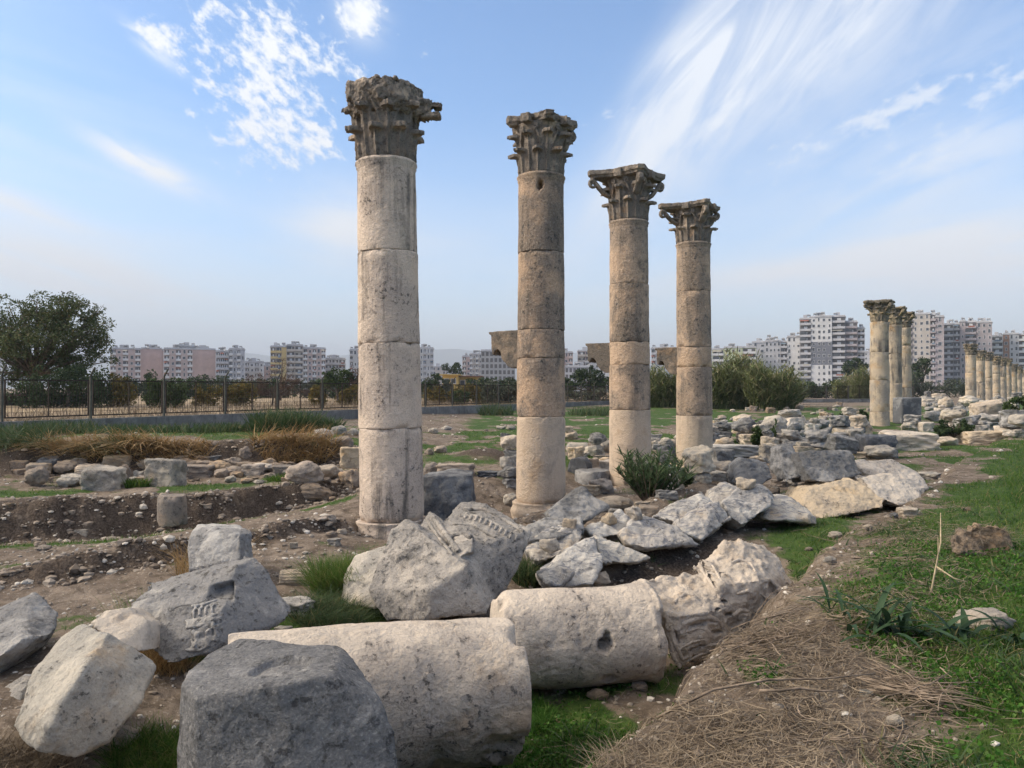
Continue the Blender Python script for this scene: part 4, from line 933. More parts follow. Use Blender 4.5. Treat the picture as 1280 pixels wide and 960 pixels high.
stone(384, 626, 62, 22, 'boulder', 'tan', 'long low tan rock lying in front of the lumpy boulder', depth=.5)
stone(436, 616, 31, 29, 'boulder', 'tan', 'rounded tan boulder close to the left side of the thick cream column')
stone(438, 585, 30, 26, 'block', 'cream', 'cracked pale block behind the left side of the thick cream column')
for q in ((402, 551, 25, 15, 'pale', 'grey white stone beside the golden dry grass'), (425, 564, 29, 19, 'tan', 'tan stone in the golden dry grass left of the column'),
          (423, 544, 21, 12, 'pale', 'flat white stone on the green patch near the fence'), (441, 544, 15, 9, 'pale', 'small white stone touching the left outline of the column'), (404, 538, 13, 7, 'tan', 'small tan stone highest up the slope below the fence')):
    stone(q[0], q[1], q[2], q[3], 'boulder', q[4], q[5], group='stones on the slope left of the thick column')
stone(410, 655, 19, 11, 'boulder', 'tan', 'small tan stone on the bare path left of the thick column')
stone(427, 669, 12, 8, 'boulder', 'cream', 'tiny cream stone near the foot of the thick column')
stone(52, 690, 16, 8, 'boulder', 'tan', 'lone tan stone on the dirt path at the left')
stone(336, 677, 15, 8, 'slab', 'pale', 'small flat pale stone on the path right of the grey weedy block')
o = drum_stone(370, 732, 44, 24, 'cream', 'broken fluted shaft piece half sunk behind the carved block', flutes=16, yaw=0.1)
stone(366, 771, 48, 20, 'slab', 'pale', 'flat white broken slab right of the carved block', depth=.7)
stone(353, 793, 24, 8, 'slab', 'pale', 'thin white stone chip just above the thick lying drum')
drum_stone(208, 655, 35, 32, 'tan', 'short round column stump standing in the dug trench', lying=False, Z=12.75)
# ---- between and behind the columns
stone(540, 594, 21, 16, 'boulder', 'tan', 'tan boulder right behind the thick column, left of an orange slab')
stone(569, 596, 47, 16, 'block', 'tan', 'orange tan slab lying above the dark square block', depth=.5)
stone(550, 567, 16, 10, 'boulder', 'tan', 'small round stone beside the dark earth hump')
stone(536, 569, 12, 9, 'boulder', 'tan', 'small stone touching the right outline of the thick column')
stone(541, 542, 13, 7, 'boulder', 'pale', 'white stone on the grass right of the thick column, nearer one', group='white stones on the grass near the fence')
stone(558, 538, 14, 6, 'boulder', 'pale', 'white flat stone on the grass nearest the fence wall', group='white stones on the grass near the fence')
stone(626, 537, 12, 5, 'boulder', 'pale', 'left one of two small white stones beside the brown column', group='white stones on the grass near the fence')
stone(639, 538, 12, 6, 'boulder', 'pale', 'right one of two small white stones beside the brown column', group='white stones on the grass near the fence')
stone(635, 590, 22, 20, 'boulder', 'pale', 'round white stone left of the brown column')
stone(642, 596, 14, 12, 'boulder', 'cream', 'small pale stone leaning on the round white stone')
stone(638, 635, 18, 18, 'boulder', 'pale', 'pale stone at the left foot of the brown column')
stone(611, 597, 31, 8, 'slab', 'darkgrey', 'low dark slab on bare soil between the two nearest columns')
drum_stone(722, 566, 26, 14, 'pale', 'white shaft piece lying right behind the brown column', yaw=0.1)
stone(724, 575, 28, 9, 'slab', 'pale', 'flat white slab below the white shaft piece')
stone(734, 570, 14, 12, 'boulder', 'cream', 'small cream stone at the end of the flat white slab')
drum_stone(726, 597, 24, 27, 'darkgrey', 'dark grey drum end facing the bush beside the brown column', yaw=1.2)
stone(741, 592, 15, 20, 'block', 'tan', 'upright narrow stone right of the dark drum end')
stone(757, 567, 18, 17, 'boulder', 'pale', 'white split boulder left of the first tan column')
stone(755, 575, 24, 6, 'slab', 'tan', 'thin brown slab under the white split boulder')
stone(756, 592, 22, 17, 'block', 'cream', 'cream block touching the left side of the first tan column')
drum_stone(743, 611, 46, 20, 'grey', 'flat grey drum lying on its face before the first tan column', lying=False)
stone(772, 640, 40, 18, 'boulder', 'cream', 'broken cream foot stone of the first tan column')
stone(762, 655, 20, 14, 'boulder', 'ochre', 'ochre stone sitting on the veined row near the bush', Z=9.4)
stone(793, 650, 22, 16, 'boulder', 'ochre', 'orange stone perched on the jagged marble block', Z=9.25)
stone(687, 691, 26, 17, 'boulder', 'ochre', 'brown flat stone lying on the broken veined marble behind the striped block', Z=8.45)
stone(712, 660, 17, 11, 'block', 'cream', 'small squared stone on top of the flat grey slab', Z=9.0)
stone(934, 612, 24, 15, 'boulder', 'ochre', 'small orange stone perched at the left of the veined row end', Z=10.45)
stone(821, 564, 14, 9, 'block', 'grey', 'small bluish block between the two tan columns')
drum_stone(838, 558, 18, 10, 'tan', 'small tan log shaped shaft piece between the two tan columns', yaw=0.1)
stone(836, 578, 24, 22, 'boulder', 'darkgrey', 'dark boulder left of the farthest tall column')
stone(748, 732, 30, 16, 'boulder', 'cream', 'pale stone in the soil below the wedge shaped marble', Z=8.3)
# ---- right of the farthest tall column
B_ = 'rubble blocks right of the farthest tall column'
T = [(905, 579, 27, 18, 'block', 'grey', 'grey white block just right of the farthest tall column'), (923, 572, 66, 15, 'block', 'pale', 'long pale beam lying right of the farthest tall column'),
     (902, 590, 26, 15, 'boulder', 'cream', 'cream broken stone under the long pale beam'), (899, 602, 22, 13, 'block', 'pale', 'small pale block at the left end of the dark humped stone'),
     (899, 555, 17, 11, 'block', 'grey', 'blue grey small block behind the long pale beam'), (947, 557, 37, 15, 'block', 'cream', 'squared cream block behind the long pale beam'),
     (961, 579, 24, 24, 'slab', 'pale', 'slanting pale slab between the long beam and upright split stone'), (949, 579, 20, 9, 'boulder', 'ochre', 'flat orange stone in front of the long pale beam'),
     (985, 558, 34, 16, 'block', 'cream', 'cream block right of the squared cream block'), (1000, 548, 35, 10, 'slab', 'grey', 'thin grey slab lying behind the cream blocks'),
     (1013, 558, 25, 11, 'block', 'pale', 'small pale block beside the thin grey slab'), (1023, 567, 62, 10, 'slab', 'grey', 'long thin grey slab above the layered grey block'),
     (1040, 562, 36, 14, 'block', 'pale', 'pale step shaped block behind the long thin slab'), (1067, 564, 36, 23, 'block', 'grey', 'layered grey stack left of the dark block near the trio of columns'),
     (1102, 572, 42, 29, 'block', 'darkgrey', 'dark grey block in front of the trio of columns'), (1106, 575, 38, 18, 'boulder', 'pale', 'white carved lump before the dark block'),
     (1078, 574, 30, 9, 'slab', 'cream', 'flat cream slab left of the white carved lump'), (1147, 564, 64, 24, 'block', 'ochre', 'big pale ochre boulder right of the trio of columns'),
     (1187, 558, 28, 12, 'boulder', 'ochre', 'rounded ochre stone left of the dark shrub foot'), (1237, 555, 50, 16, 'block', 'ochre', 'long ochre boulder right of the dark shrub'),
     (1139, 542, 21, 14, 'boulder', 'pale', 'white stone at the foot of the dark pedestal'), (1160, 539, 17, 12, 'block', 'cream', 'cream block right of the dark pedestal'),
     (1004, 539, 15, 20, 'boulder', 'pale', 'upright white stone left of a grey boulder on the grass edge'), (1026, 540, 34, 16, 'boulder', 'grey', 'grey boulder group on the grass edge left of the trio of columns'),
     (1062, 531, 13, 9, 'boulder', 'tan', 'small tan stone on the grass left of the trio of columns'), (1079, 539, 24, 14, 'boulder', 'pale', 'pale stone touching the left foot of the trio of columns'),
     (1170, 527, 23, 14, 'boulder', 'pale', 'round white stone with holes behind the dark pedestal'), (1190, 532, 26, 17, 'boulder', 'pale', 'large white boulder in the far rubble right of the pedestal'),
     (1204, 520, 17, 13, 'boulder', 'pale', 'round pale boulder left of the far row of columns'), (991, 610, 18, 10, 'slab', 'pale', 'small white slab in the gap under the upright split stone'),
     (1234, 537, 34, 10, 'slab', 'pale', 'flat white slab on the far rubble under the far columns'), (1262, 546, 28, 14, 'boulder', 'ochre', 'tan boulder below the green shrub at the far right')]
for q in T: stone(q[0], q[1], q[2], q[3], q[4], q[5], q[6], group=B_)
# stones lying in the green
stone(1039, 706, 17, 10, 'boulder', 'pale', 'small pale stone in the hollow right of the fallen capital')
stone(1047, 674, 17, 9, 'boulder', 'ochre', 'small ochre stone in the hollow below the broad ochre block')
stone(1086, 664, 14, 8, 'boulder', 'ochre', 'little brown stone on the green below the ochre blocks')
stone(1119, 648, 10, 7, 'boulder', 'grey', 'little grey stone under the cracked ochre block')
stone(1139, 646, 26, 11, 'slab', 'ochre', 'flat tan stone right of the cracked ochre block')
stone(1167, 599, 28, 8, 'slab', 'pale', 'flat white slab in the bare earth right of the cream slab')
stone(1243, 788, 70, 24, 'boulder', 'cream', 'rounded tan stone lying in the bright green grass', sink=.3)
stone(1122, 912, 24, 17, 'boulder', 'ochre', 'small ochre stone on the dry straw near the twig bundle')
stone(1085, 872, 18, 8, 'slab', 'pale', 'small white flake above the twig bundle')
stone(748, 876, 28, 13, 'boulder', 'tan', 'tan stone in the grass under the holed drum')
stone(700, 868, 16, 10, 'boulder', 'pale', 'small pale stone under the holed drum, further left')
stone(800, 866, 20, 12, 'boulder', 'tan', 'small brown stone below the fallen capital')
stone(120, 945, 70, 24, 'boulder', 'tan', 'brown earth crusted stone under the rusty stained boulder', sink=.3)
FG = ('small brown stone in the hollow just behind the fallen capital', 'small brown stone in the dark gap left of the striped marble', 'tiny stone on the bare crest right of the fallen capital', 'tiny stone on the crest left of the pale bent stalk', 'small stone on the lawn left of the root wrapped clod',
      'tiny stone under the lying drums, in the trench grass', 'small stone among the straw right of the lying drums', 'small stone on the straw above the dead branches', 'pale small stone at the bottom of the straw bank', 'small stone right of the twig bundle end', 'small stone at the bank edge near the bottom of the view')
for k, (px, bot, w, h) in enumerate(((843, 668, 16, 9), (660, 655, 14, 9), (1012, 690, 11, 6), (1070, 700, 10, 5), (1210, 640, 12, 6), (700, 905, 10, 6), (905, 905, 12, 7), (1015, 855, 12, 6), (965, 930, 16, 9), (1130, 935, 12, 6), (875, 948, 14, 8))):
    stone(px, bot, w, h, 'boulder', 'tan', FG[k], group='small scattered foreground stones')
LAND = ((1099, 540, 'the front column of the trio'), (1140, 536, 'the dark pedestal'), (1192, 540, 'the dark shrub'), (1213, 515, 'the first far column'), (1245, 506, 'the middle of the far column row'), (1268, 520, 'the green shrub at the edge'), (1237, 552, 'the long ochre boulder'), (1147, 560, 'the big ochre boulder'),
        (868, 590, 'the farthest tall column'), (923, 568, 'the long pale beam'), (940, 600, 'the dark twin humped block'), (990, 580, 'the upright split stone'), (1035, 575, 'the grey layered block'), (1067, 555, 'the layered grey stack'), (1102, 565, 'the dark grey block'), (985, 552, 'the cream squared blocks'), (1026, 538, 'the grey boulder group'),
        (905, 500, 'the tall cane thicket'), (966, 505, 'the leaning cane thicket'), (1070, 518, 'the low dark scrub'), (788, 610, 'the first tan column'), (676, 630, 'the brown column'), (742, 605, 'the flat grey drum'), (838, 570, 'the dark boulder'), (862, 610, 'the broad low grey boulder'), (722, 560, 'the white shaft piece'), (757, 560, 'the white split boulder'), (812, 620, 'the leafy bush'),
        (40, 605, 'the pointed pale stone'), (124, 605, 'the large pale grey block'), (200, 600, 'the largest white boulder'), (240, 595, 'the long low tan stone'), (306, 570, 'the round brown stone'), (335, 585, 'the dark brown rounded stone'), (378, 600, 'the lumpy tan boulder'), (436, 605, 'the rounded tan boulder'),
        (208, 650, 'the column stump'), (276, 690, 'the weedy grey block'), (52, 690, 'the lone path stone'), (370, 725, 'the fluted shaft piece'), (410, 650, 'the foot of the thick column'), (740, 620, 'the pointed grey slab'), (810, 665, 'the jagged marble block'), (870, 650, 'the blue streaked leaning marble'), (935, 625, 'the large veined block'), (990, 640, 'the ragged end of the marble row'))
USED = set()
def place_words(px, py):
    d = sorted(LAND, key=lambda l: (l[0] - px) ** 2 + 2.2 * (l[1] - py) ** 2); out = []
    for lx, ly, nm in d[:7]:
        dx, dy = px - lx, (py - ly) * 1.5
        w = ('right of' if dx > 0 else 'left of') if abs(dx) > abs(dy) else ('in front of' if dy > 0 else 'behind')
        out += ['%s %s' % (w, nm), 'close %s %s' % (w, nm) if 'of' in w[-2:] else 'just %s %s' % (w, nm)]
    return out
# far rubble field: many stones, nobody could tell which from which
def field(n, pxr, pyr, wr, label, group, mats, keep=lambda px, py: True, flat=0.55, pile=0.0):
    done = 0; prev = []
    while done < n:
        py = HZ + 1 / rng.uniform(1 / (pyr[1] - HZ), 1 / (pyr[0] - HZ)) if pyr[0] > HZ + 2 else rng.uniform(*pyr)
        px = rng.uniform(*pxr)
        if not keep(px, py): continue
        w = rng.uniform(*wr) * (0.45 + 0.55 * (py - HZ) / (pyr[1] - HZ))
        kd = rng.choice(('boulder', 'boulder', 'block', 'slab')); mt = rng.choice(mats); sz = 'small' if w < wr[0] * .75 else 'big' if w > wr[1] * .6 else 'medium'
        look = '%s %s %s' % (sz, dict(pale='whitish', cream='cream', grey='grey', tan='tan')[mt], dict(boulder='rounded stone', block='squared stone', slab='flat stone')[kd])
        for pw in place_words(px, py) + [label]:
            lab = look + ' ' + pw
            if lab not in USED: break
        USED.add(lab)
        base = rng.choice(prev) if prev and rng.random() < pile else None
        o = stone(px, py, w, w * rng.uniform(.35, .7) * flat / .55, kd, mt, lab, group=group, on=base)
        if base is not None: prev.remove(base)
        elif w > wr[1] * .5: prev.append(o)
        done += 1
field(130, (1130, 1310), (500, 548), (10, 28), 'heaped in the rubble below the far row of columns', 'rubble field below the far row of columns', ('pale', 'pale', 'cream', 'grey'), lambda px, py: py < 560 - (px - 1130) * 0.05 and (px > 1160 or py > 538), pile=.25)
field(110, (880, 1085), (535, 602), (14, 38), 'heaped before the trio of columns', 'rubble heap before the trio of columns', ('pale', 'cream', 'pale', 'cream', 'grey'), lambda px, py: py < 562 + (px - 890) * 0.12, pile=.32, flat=.62)
field(60, (885, 1110), (508, 548), (7, 16), 'strewn on the grass before the reeds', 'small rubble on the grass before the reeds', ('tan', 'tan', 'pale', 'cream'))
field(78, (620, 885), (548, 622), (12, 34), 'lying between the feet of the tall columns', 'rubble between the feet of the tall columns', ('pale', 'cream', 'grey', 'tan'), pile=.3, flat=.62)
field(46, (0, 470), (583, 610), (7, 18), 'packed in the row below the left bank', 'small rubble filling the row below the left bank', ('tan', 'pale', 'tan'), lambda px, py: 585 < py < 606)
field(20, (20, 470), (583, 604), (20, 34), 'packed in the row under the left bank', 'stones filling the row below the left bank', ('tan', 'cream', 'tan'), lambda px, py: 584 < py < 600)
field(26, (700, 1000), (600, 650), (12, 28), 'wedged among the veined marble row', 'small rubble among the veined marble row', ('pale', 'cream', 'grey', 'tan'), lambda px, py: abs(py - (655 - (px - 760) * 0.14)) < 22)
field(26, (0, 440), (625, 735), (8, 20), 'lying on the bare earth left of the thick column', 'small stones on the bare earth at the left', ('tan', 'pale', 'tan'))
# ------------------------------------------------------------------ far columns
def far_column(label, px, Z, base, top, wpx, tmpl=None, seed=1, joints=4, group=None, cap=True, mat='far', corners=(1, 1, 1, 1)):
    k = Z / FP; zb = EYE - (base - HZ) * k; H = (base - top) * k; r = wpx / 2 * k
    root = thing('stone_column', label, 'column', ((px - 640) * k, Z, zb - 0.15), group=group)
    hc = min(1.15, r * 2.4) if cap else 0; hs = H - hc + 0.15; zs = 0
    rr = random.Random(seed)
    cuts = [0] + sorted((i + rr.uniform(-.15, .15)) / joints for i in range(1, joints)) + [1]
    for a, b in zip(cuts[:-1], cuts[1:]):
        L = (b - a) * hs; f = 1.06 - 0.10 * (a + b) / 2
        link('drum', lathe('drum', L - 0.01, lambda v: r * f * (1 + (0.05 * (v > 0.93) if b == 1 else 0)), 40, 12, seed + int(a * 50), chip=0.05, wob=0.02), M[mat], root, loc=(0, 0, a * hs))
    if cap:
        c = capital(root, r * 0.95, hc, seed, M['capital_far'], corners=corners, wear=0.012, voxel=0.03)
        c.location = (0, 0, hs); c.rotation_euler = (0, 0, CORNER)
    return root
M['capital_far'] = stone_mat('far_capital_stone', (0.34, 0.28, 0.19), (0.17, 0.15, 0.12), grey_amt=0.5, lichen_amt=0.5, warm_amt=0.4, warm=(0.36, 0.26, 0.12))
TRIO = 'group of three standing columns farther along the row'
far_column('front column of the group of three, its capital the highest of the three', 1099.5, 38.5, 544, 376, 22, seed=3, group=TRIO)
far_column('middle column of the group of three, half hidden behind the front one', 1117.5, 42.0, 540, 384, 18.5, seed=4, group=TRIO)
far_column('rear column of the group of three, partly hidden, beside a dark pedestal', 1131, 45.0, 534, 391, 15.5, seed=5, group=TRIO, joints=5)
o = hero('pedestal_block', 'dark grey square pedestal standing right of the group of three columns', 'pedestal', [back([(1127, 530, 39.5), (1127, 497, 39.5), (1152, 497, 39.5), (1152, 534, 39.5)], 1.0)], M['darkgrey'], 0.06, [(0.5, 0.03, 'f')], 5)
FR = 'far row of standing columns at the right edge'
for i, (px, base, top, w, Z, lab) in enumerate(((1213.5, 512, 430, 12, 80, 'first and tallest column of the far row, pale, standing clear of the rest'), (1225.5, 506, 438, 10.5, 84, 'second column of the far row, with a dark patch halfway up'),
        (1235, 506, 440, 9.5, 88, 'third column of the far row, stained dark near its foot'), (1245, 503, 445, 9.5, 93, 'fourth column of the far row, behind the stained one'),
        (1253, 502, 447, 9, 98, 'fifth column of the far row, grey, in the densest part of the row'), (1259.5, 502, 448, 8.5, 102, 'sixth column of the far row, grey and slightly taller than its neighbour'),
        (1267, 501, 455, 8, 108, 'seventh column of the far row, shorter and pale'), (1273.5, 500, 458, 7.5, 114, 'eighth column of the far row, narrow, close to the right edge'), (1281, 500, 462, 7.5, 120, 'last visible column of the far row, cut by the right edge of the view'))):
    far_column(lab, px, Z, base, top, w, seed=20 + i, group=FR, joints=3 + i % 2, corners=(0.8, 0.6, 0.8, 0.6))
# ------------------------------------------------------------------ fence on its low wall
M['rust'] = plain('rusty_dark_steel', (0.045, 0.034, 0.028), 0.8, 0.3, 0.4, 9)
M['post'] = plain('weathered_green_grey_post', (0.085, 0.085, 0.070), 0.8, 0.0, 0.3, 5)
M['concrete'] = stone_mat('grey_concrete_wall', (0.24, 0.235, 0.225), (0.17, 0.17, 0.165), grey_amt=0.5, lichen_amt=0.3, warm_amt=0.1, streak=0.5, grain=0.3)
def fence(label, p0, d, n, step, z0, z1, wall_h, panel_h, post_h, arm=True, group=None):
    root = thing('mesh_fence', label, 'fence', (p0[0], p0[1], z0))
    d = Vector(d).normalized(); nrm = Vector((d.y, -d.x))
    Lt = n * step
    def pos(s, off=0.0): return Vector((d.x * s + nrm.x * off, d.y * s + nrm.y * off, (z1 - z0) * s / Lt))
    mb = MB(); k = 24
    for i in range(k):
        a, b = pos(Lt * i / k), pos(Lt * (i + 1) / k)
        V = []
        for q in (a, b):
            for off in (-0.12, 0.12):
                for z in (-0.6, wall_h): V.append((q.x + nrm.x * off, q.y + nrm.y * off, q.z + z))
        F = [(0, 4, 5, 1), (2, 3, 7, 6), (1, 5, 7, 3)]
        if i == 0: F.append((0, 1, 3, 2))
        if i == k - 1: F.append((4, 6, 7, 5))
        mb.add(V, F)
    mb.build('low_wall', M['concrete'], root)
    pm = MB(); pm.box(-.035, -.035, 0, .035, .035, post_h)
    if arm: pm.tube([(0, 0, post_h - 0.02), (0.05, 0, post_h + 0.14), (0.24, 0, post_h + 0.36)], 0.033, 6)
    pme = pm.mesh('post')
    f = MB(); W = step - 0.14; h0, h1 = 0.10, 0.10 + panel_h
    for x0, x1, zA, zB in ((0, W, h1 - .045, h1), (0, W, h0, h0 + .045), (0, .045, h0 + .045, h1 - .045), (W - .045, W, h0 + .045, h1 - .045), (W / 2 - .014, W / 2 + .014, h0 + .045, h1 - .045)):
        f.box(x0, -.02, zA, x1, .02, zB)
    frame = f.mesh('mesh_panel'); frame.materials.append(M['rust'])
    g = MB(); nx, nz = int(W / 0.115), int(panel_h / 0.17)
    for i in range(1, nx): g.box(W * i / nx - .0045, -.004, h0, W * i / nx + .0045, .004, h1)
    for i in range(1, nz): g.box(0, .005, h0 + panel_h * i / nz - .0045, W, .011, h0 + panel_h * i / nz + .0045)
    grid = g.mesh('wire_grid'); grid.materials.append(M['rust'])
    ang = math.atan2(d.y, d.x)
    for i in range(n + 1):
        q = pos(i * step); o = link('post', pme, M['post'], root, loc=(q.x, q.y, q.z + wall_h - .002), rot=(0, 0, math.atan2(nrm.y, nrm.x)))
        if i < n:
            a = pos(i * step + 0.07); pan = link('mesh_panel', frame, None, root, loc=(a.x, a.y, a.z + wall_h), rot=(0, 0, ang))
            link('wire_grid', grid, None, pan)
    return root
fence('long rusty mesh fence with bent top posts on a low grey wall along the field', (-15.8 - 0.53 * 12.6, 14.4), (0.53, 1.0), 29, 3.06, 0.42, 0.22, 0.40, 1.30, 1.50)
fence('distant dark mesh fence on a low pale wall before the reeds', (27.0, 84.0), (1.0, 0.12), 7, 2.6, 0.08, 0.20, 0.55, 1.35, 1.5, arm=False)
# ------------------------------------------------------------------ apartment blocks beyond the field
def paint(name, c): return plain(name, c, 0.85, 0, 0.10, 0.25)
W_ = dict(pink=paint('faded_pink_render', (0.52, 0.42, 0.39)), rose=paint('rose_render', (0.47, 0.355, 0.325)), white=paint('white_render', (0.60, 0.60, 0.60)), yellow=paint('yellow_render', (0.56, 0.43, 0.20)), beige=paint('beige_render', (0.47, 0.43, 0.39)),
          grey=paint('grey_render', (0.33, 0.33, 0.34)), dark=paint('slate_render', (0.16, 0.17, 0.20)), lgrey=paint('light_grey_render', (0.46, 0.46, 0.48)), green=paint('pale_green_render', (0.50, 0.54, 0.36)), brown=paint('brown_red_render', (0.30, 0.17, 0.12)), raw=paint('bare_concrete', (0.36, 0.36, 0.36)), mauve=paint('mauve_grey_render', (0.36, 0.32, 0.33)))
GLASS = plain('window_glass', (0.09, 0.10, 0.115), 0.15, 0, 0.3, 0.4)
FRAME = plain('window_frame', (0.6, 0.6, 0.6), 0.6)
OPENING_SHADE = plain('painted_opening_shade', (0.12, 0.115, 0.115), 0.9)  # dark colour painted as the shade inside balcony recesses and open windows
TANK = plain('roof_tank', (0.30, 0.31, 0.33), 0.5)
WM = {}; VR = random.Random(11)
AWN = [plain('awning_cloth', c, 0.9) for c in ((0.30, 0.12, 0.09), (0.45, 0.42, 0.36), (0.16, 0.22, 0.28))]
def window_mesh(w, h, glass):
    k = (round(w, 1), round(h, 1), glass)
    if k not in WM:
        mb = MB(); mb.box(-w/2, -.06, 0, w/2, .1, h); mb.box(-w/2+.12, -.10, .12, w/2-.12, -.058, h-.12)
        me = mb.mesh('window'); me.materials.append(FRAME if glass != 'void' else OPENING_SHADE); me.materials.append(GLASS if glass != 'void' else OPENING_SHADE)
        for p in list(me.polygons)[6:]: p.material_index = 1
        WM[k] = me
    return WM[k]
def balcony_mesh(w, par):
    kind = VR.choice((0, 0, 0, 1, 2, 3)); k = ('b', round(w, 1), par, kind)
    if k not in WM:
        mb = MB(); mb.box(-w/2+.2, -.05, .15, w/2-.2, .1, 2.5); mb.box(-w/2, -1.3, -.12, w/2, 0, .12); mb.box(-w/2, -1.3, .12, w/2, -1.18, 1.0); mb.box(-w/2, -1.18, .12, -w/2+.1, 0, 1.0); mb.box(w/2-.1, -1.18, .12, w/2, 0, 1.0)  # first box stands proud of the wall, coloured dark as recess shade
        mb.box(-w*.12, -.10, .15, w*.18, -.052, 2.2)
        if kind == 1: mb.box(-w/2+.1, -1.15, 1.0, w*.1, -1.1, 2.5)
        if kind == 2: mb.add([(-w/2, 0, 2.55), (w*.3, 0, 2.55), (w*.3, -1.5, 2.0), (-w/2, -1.5, 2.0), (-w/2, 0, 2.45), (w*.3, 0, 2.45), (w*.3, -1.5, 1.9), (-w/2, -1.5, 1.9)], [(0,3,2,1),(4,5,6,7),(0,1,5,4),(1,2,6,5),(2,3,7,6),(3,0,4,7)])
        if kind == 3: mb.box(-w*.2, -1.32, .35, w*.35, -1.29, 1.1)
        me = mb.mesh('balcony'); me.materials.append(W_[par]); me.materials.append(OPENING_SHADE); me.materials.append(FRAME); me.materials.append(GLASS if kind == 1 else AWN[VR.randrange(3)])
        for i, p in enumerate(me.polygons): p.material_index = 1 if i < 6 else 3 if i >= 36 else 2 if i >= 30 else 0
        WM[k] = me
    return WM[k]
def tank_mesh():
    if 't' not in WM:
        mb = MB(); mb.tube([(-.8, 0, 1.7), (.8, 0, 1.7)], .45, 8); mb.box(-.7, -.3, 0, -.6, .3, 1.4); mb.box(.6, -.3, 0, .7, .3, 1.4); mb.add([(-1, -.4, .2), (1, -.4, .2), (1, -1.4, .1), (-1, -1.4, .1), (-1, -.4, .3), (1, -.4, 1.3), (1, -1.4, .2), (-1, -1.4, .2)], [(0,3,2,1),(4,5,6,7),(0,1,5,4),(1,2,6,5),(2,3,7,6),(3,0,4,7)])
        me = mb.mesh('roof_tank'); me.materials.append(TANK); WM['t'] = me
    return WM['t']
def building(label, Z, segs, depth=14, floor=3.0, group='apartment blocks beyond the field', name='apartment_building', cat='building', seed=1, tanks=True):
    """segs: (px0, px1, top row, style, wall colour, balcony colour, bays) seen face on at depth Z; each is one wing of the house"""
    r = random.Random(seed); k = Z / FP
    xs = [(s[0] - 640) * k for s in segs] + [(s[1] - 640) * k for s in segs]
    cx = (min(xs) + max(xs)) / 2
    root = thing(name, label, cat, (cx, Z, -0.5), group=group)
    root.rotation_euler = (0, 0, -math.atan2(cx, Z)); cosr = math.cos(math.atan2(cx, Z))
    nw = 0
    for si, (p0, p1, top, style, wall, par, bays, *rest) in enumerate(segs):
        x0, x1 = ((p0 - 640) * k - cx) * cosr, ((p1 - 640) * k - cx) * cosr
        H = EYE - (top - HZ) * k + 0.5; dy = rest[0] if rest else (0.0 if style != 'balc' else 0.6)
        y0 = dy + si * 0.02
        mb = MB(); mb.box(x0 + .01 * si, y0, 0, x1 - .01 * si, depth - si * .15, H); mb.build('wall', W_[wall], root)
        rb = MB(); rb.box(x0 - .3, y0 - .3, H, x1 + .3, depth - si * .15 + .3, H + .25); rb.box(x0 + (x1 - x0) * .3, y0 + 3, H + .25, x0 + (x1 - x0) * .6, depth * .7, H + 2.6)
        for sx in (x0 + .05, x1 - .15): rb.box(sx, y0, H + .25, sx + .1, depth - .2 - si * .15, H + .9)
        rb.box(x0 + .15, y0, H + .25, x1 - .15, y0 + .1, H + .9)
        rb.build('roof', W_['lgrey'], root)
        nf = max(1, int((H - 0.4) / floor))
        if tanks:
            for q in range(max(1, int((x1 - x0) / 3.0))):
                link('roof_tank', tank_mesh(), None, root, loc=(r.uniform(x0 + 1, x1 - 1), y0 + r.uniform(1, 4), H + .25), rot=(0, 0, r.uniform(-.3, .3)), scale=(r.uniform(.8, 1.2),) * 3)
        for f in range(nf):
            z = H - (f + 1) * floor + 0.35
            if z < 1.5: continue
            for b in range(bays):
                bw = (x1 - x0) / bays; bx = x0 + bw * (b + .5)
                if style == 'balc':
                    link('balcony', balcony_mesh(bw * .94, par), None, root, loc=(bx, y0, z - .2)); nw += 1
                elif style == 'mixed' and (b % 2 == 0):
                    link('balcony', balcony_mesh(bw * .9, par), None, root, loc=(bx, y0, z - .2)); nw += 1
                elif style in ('win', 'mixed'):
                    
                    if r.random() < .07: continue
                    link('window', window_mesh(min(1.7, bw * .55) * r.choice((1, 1, .8, .6)), r.choice((1.5, 1.5, 1.3, 2.0)), 'g'), None, root, loc=(bx + r.uniform(-.15, .15), y0, z + .5)); nw += 1
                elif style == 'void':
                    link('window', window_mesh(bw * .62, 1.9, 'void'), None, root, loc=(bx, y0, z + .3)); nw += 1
    return root
building('pale pink apartment block nearest the big tree at the left', 410, [(138, 176, 437, 'mixed', 'pink', 'white', 5), (176, 203, 436, 'blank', 'rose', 'white', 2), (190, 205, 438, 'mixed', 'pink', 'white', 2, 2.0)], seed=1)
building('second pink apartment block with a plain rose side wall, left of the grey white block', 400, [(205, 241, 437, 'mixed', 'pink', 'white', 5), (240, 270, 437, 'blank', 'rose', 'white', 2), (222, 246, 433, 'blank', 'lgrey', 'white', 1, 5.0)], seed=2)
building('grey white apartment block at the right of the two pink blocks', 390, [(270, 286, 440, 'balc', 'lgrey', 'lgrey', 3), (286, 306, 437, 'mixed', 'lgrey', 'white', 4)], seed=3)
building('small low white house block between the grey block and the yellow block', 430, [(306, 330, 453, 'mixed', 'white', 'lgrey', 4)], seed=4)
building('small brownish block touching the left of the yellow block', 440, [(326, 342, 458, 'win', 'rose', 'white', 3)], seed=5)
building('yellow and beige apartment block with wide balconies', 400, [(338, 352, 434, 'balc', 'beige', 'yellow', 2), (352, 358, 434, 'blank', 'yellow', 'white', 1, .2), (358, 379, 432, 'balc', 'beige', 'beige', 2)], seed=6)
building('tall white and rose block right of the yellow block', 405, [(379, 407, 436, 'mixed', 'pink', 'white', 5)], seed=7)
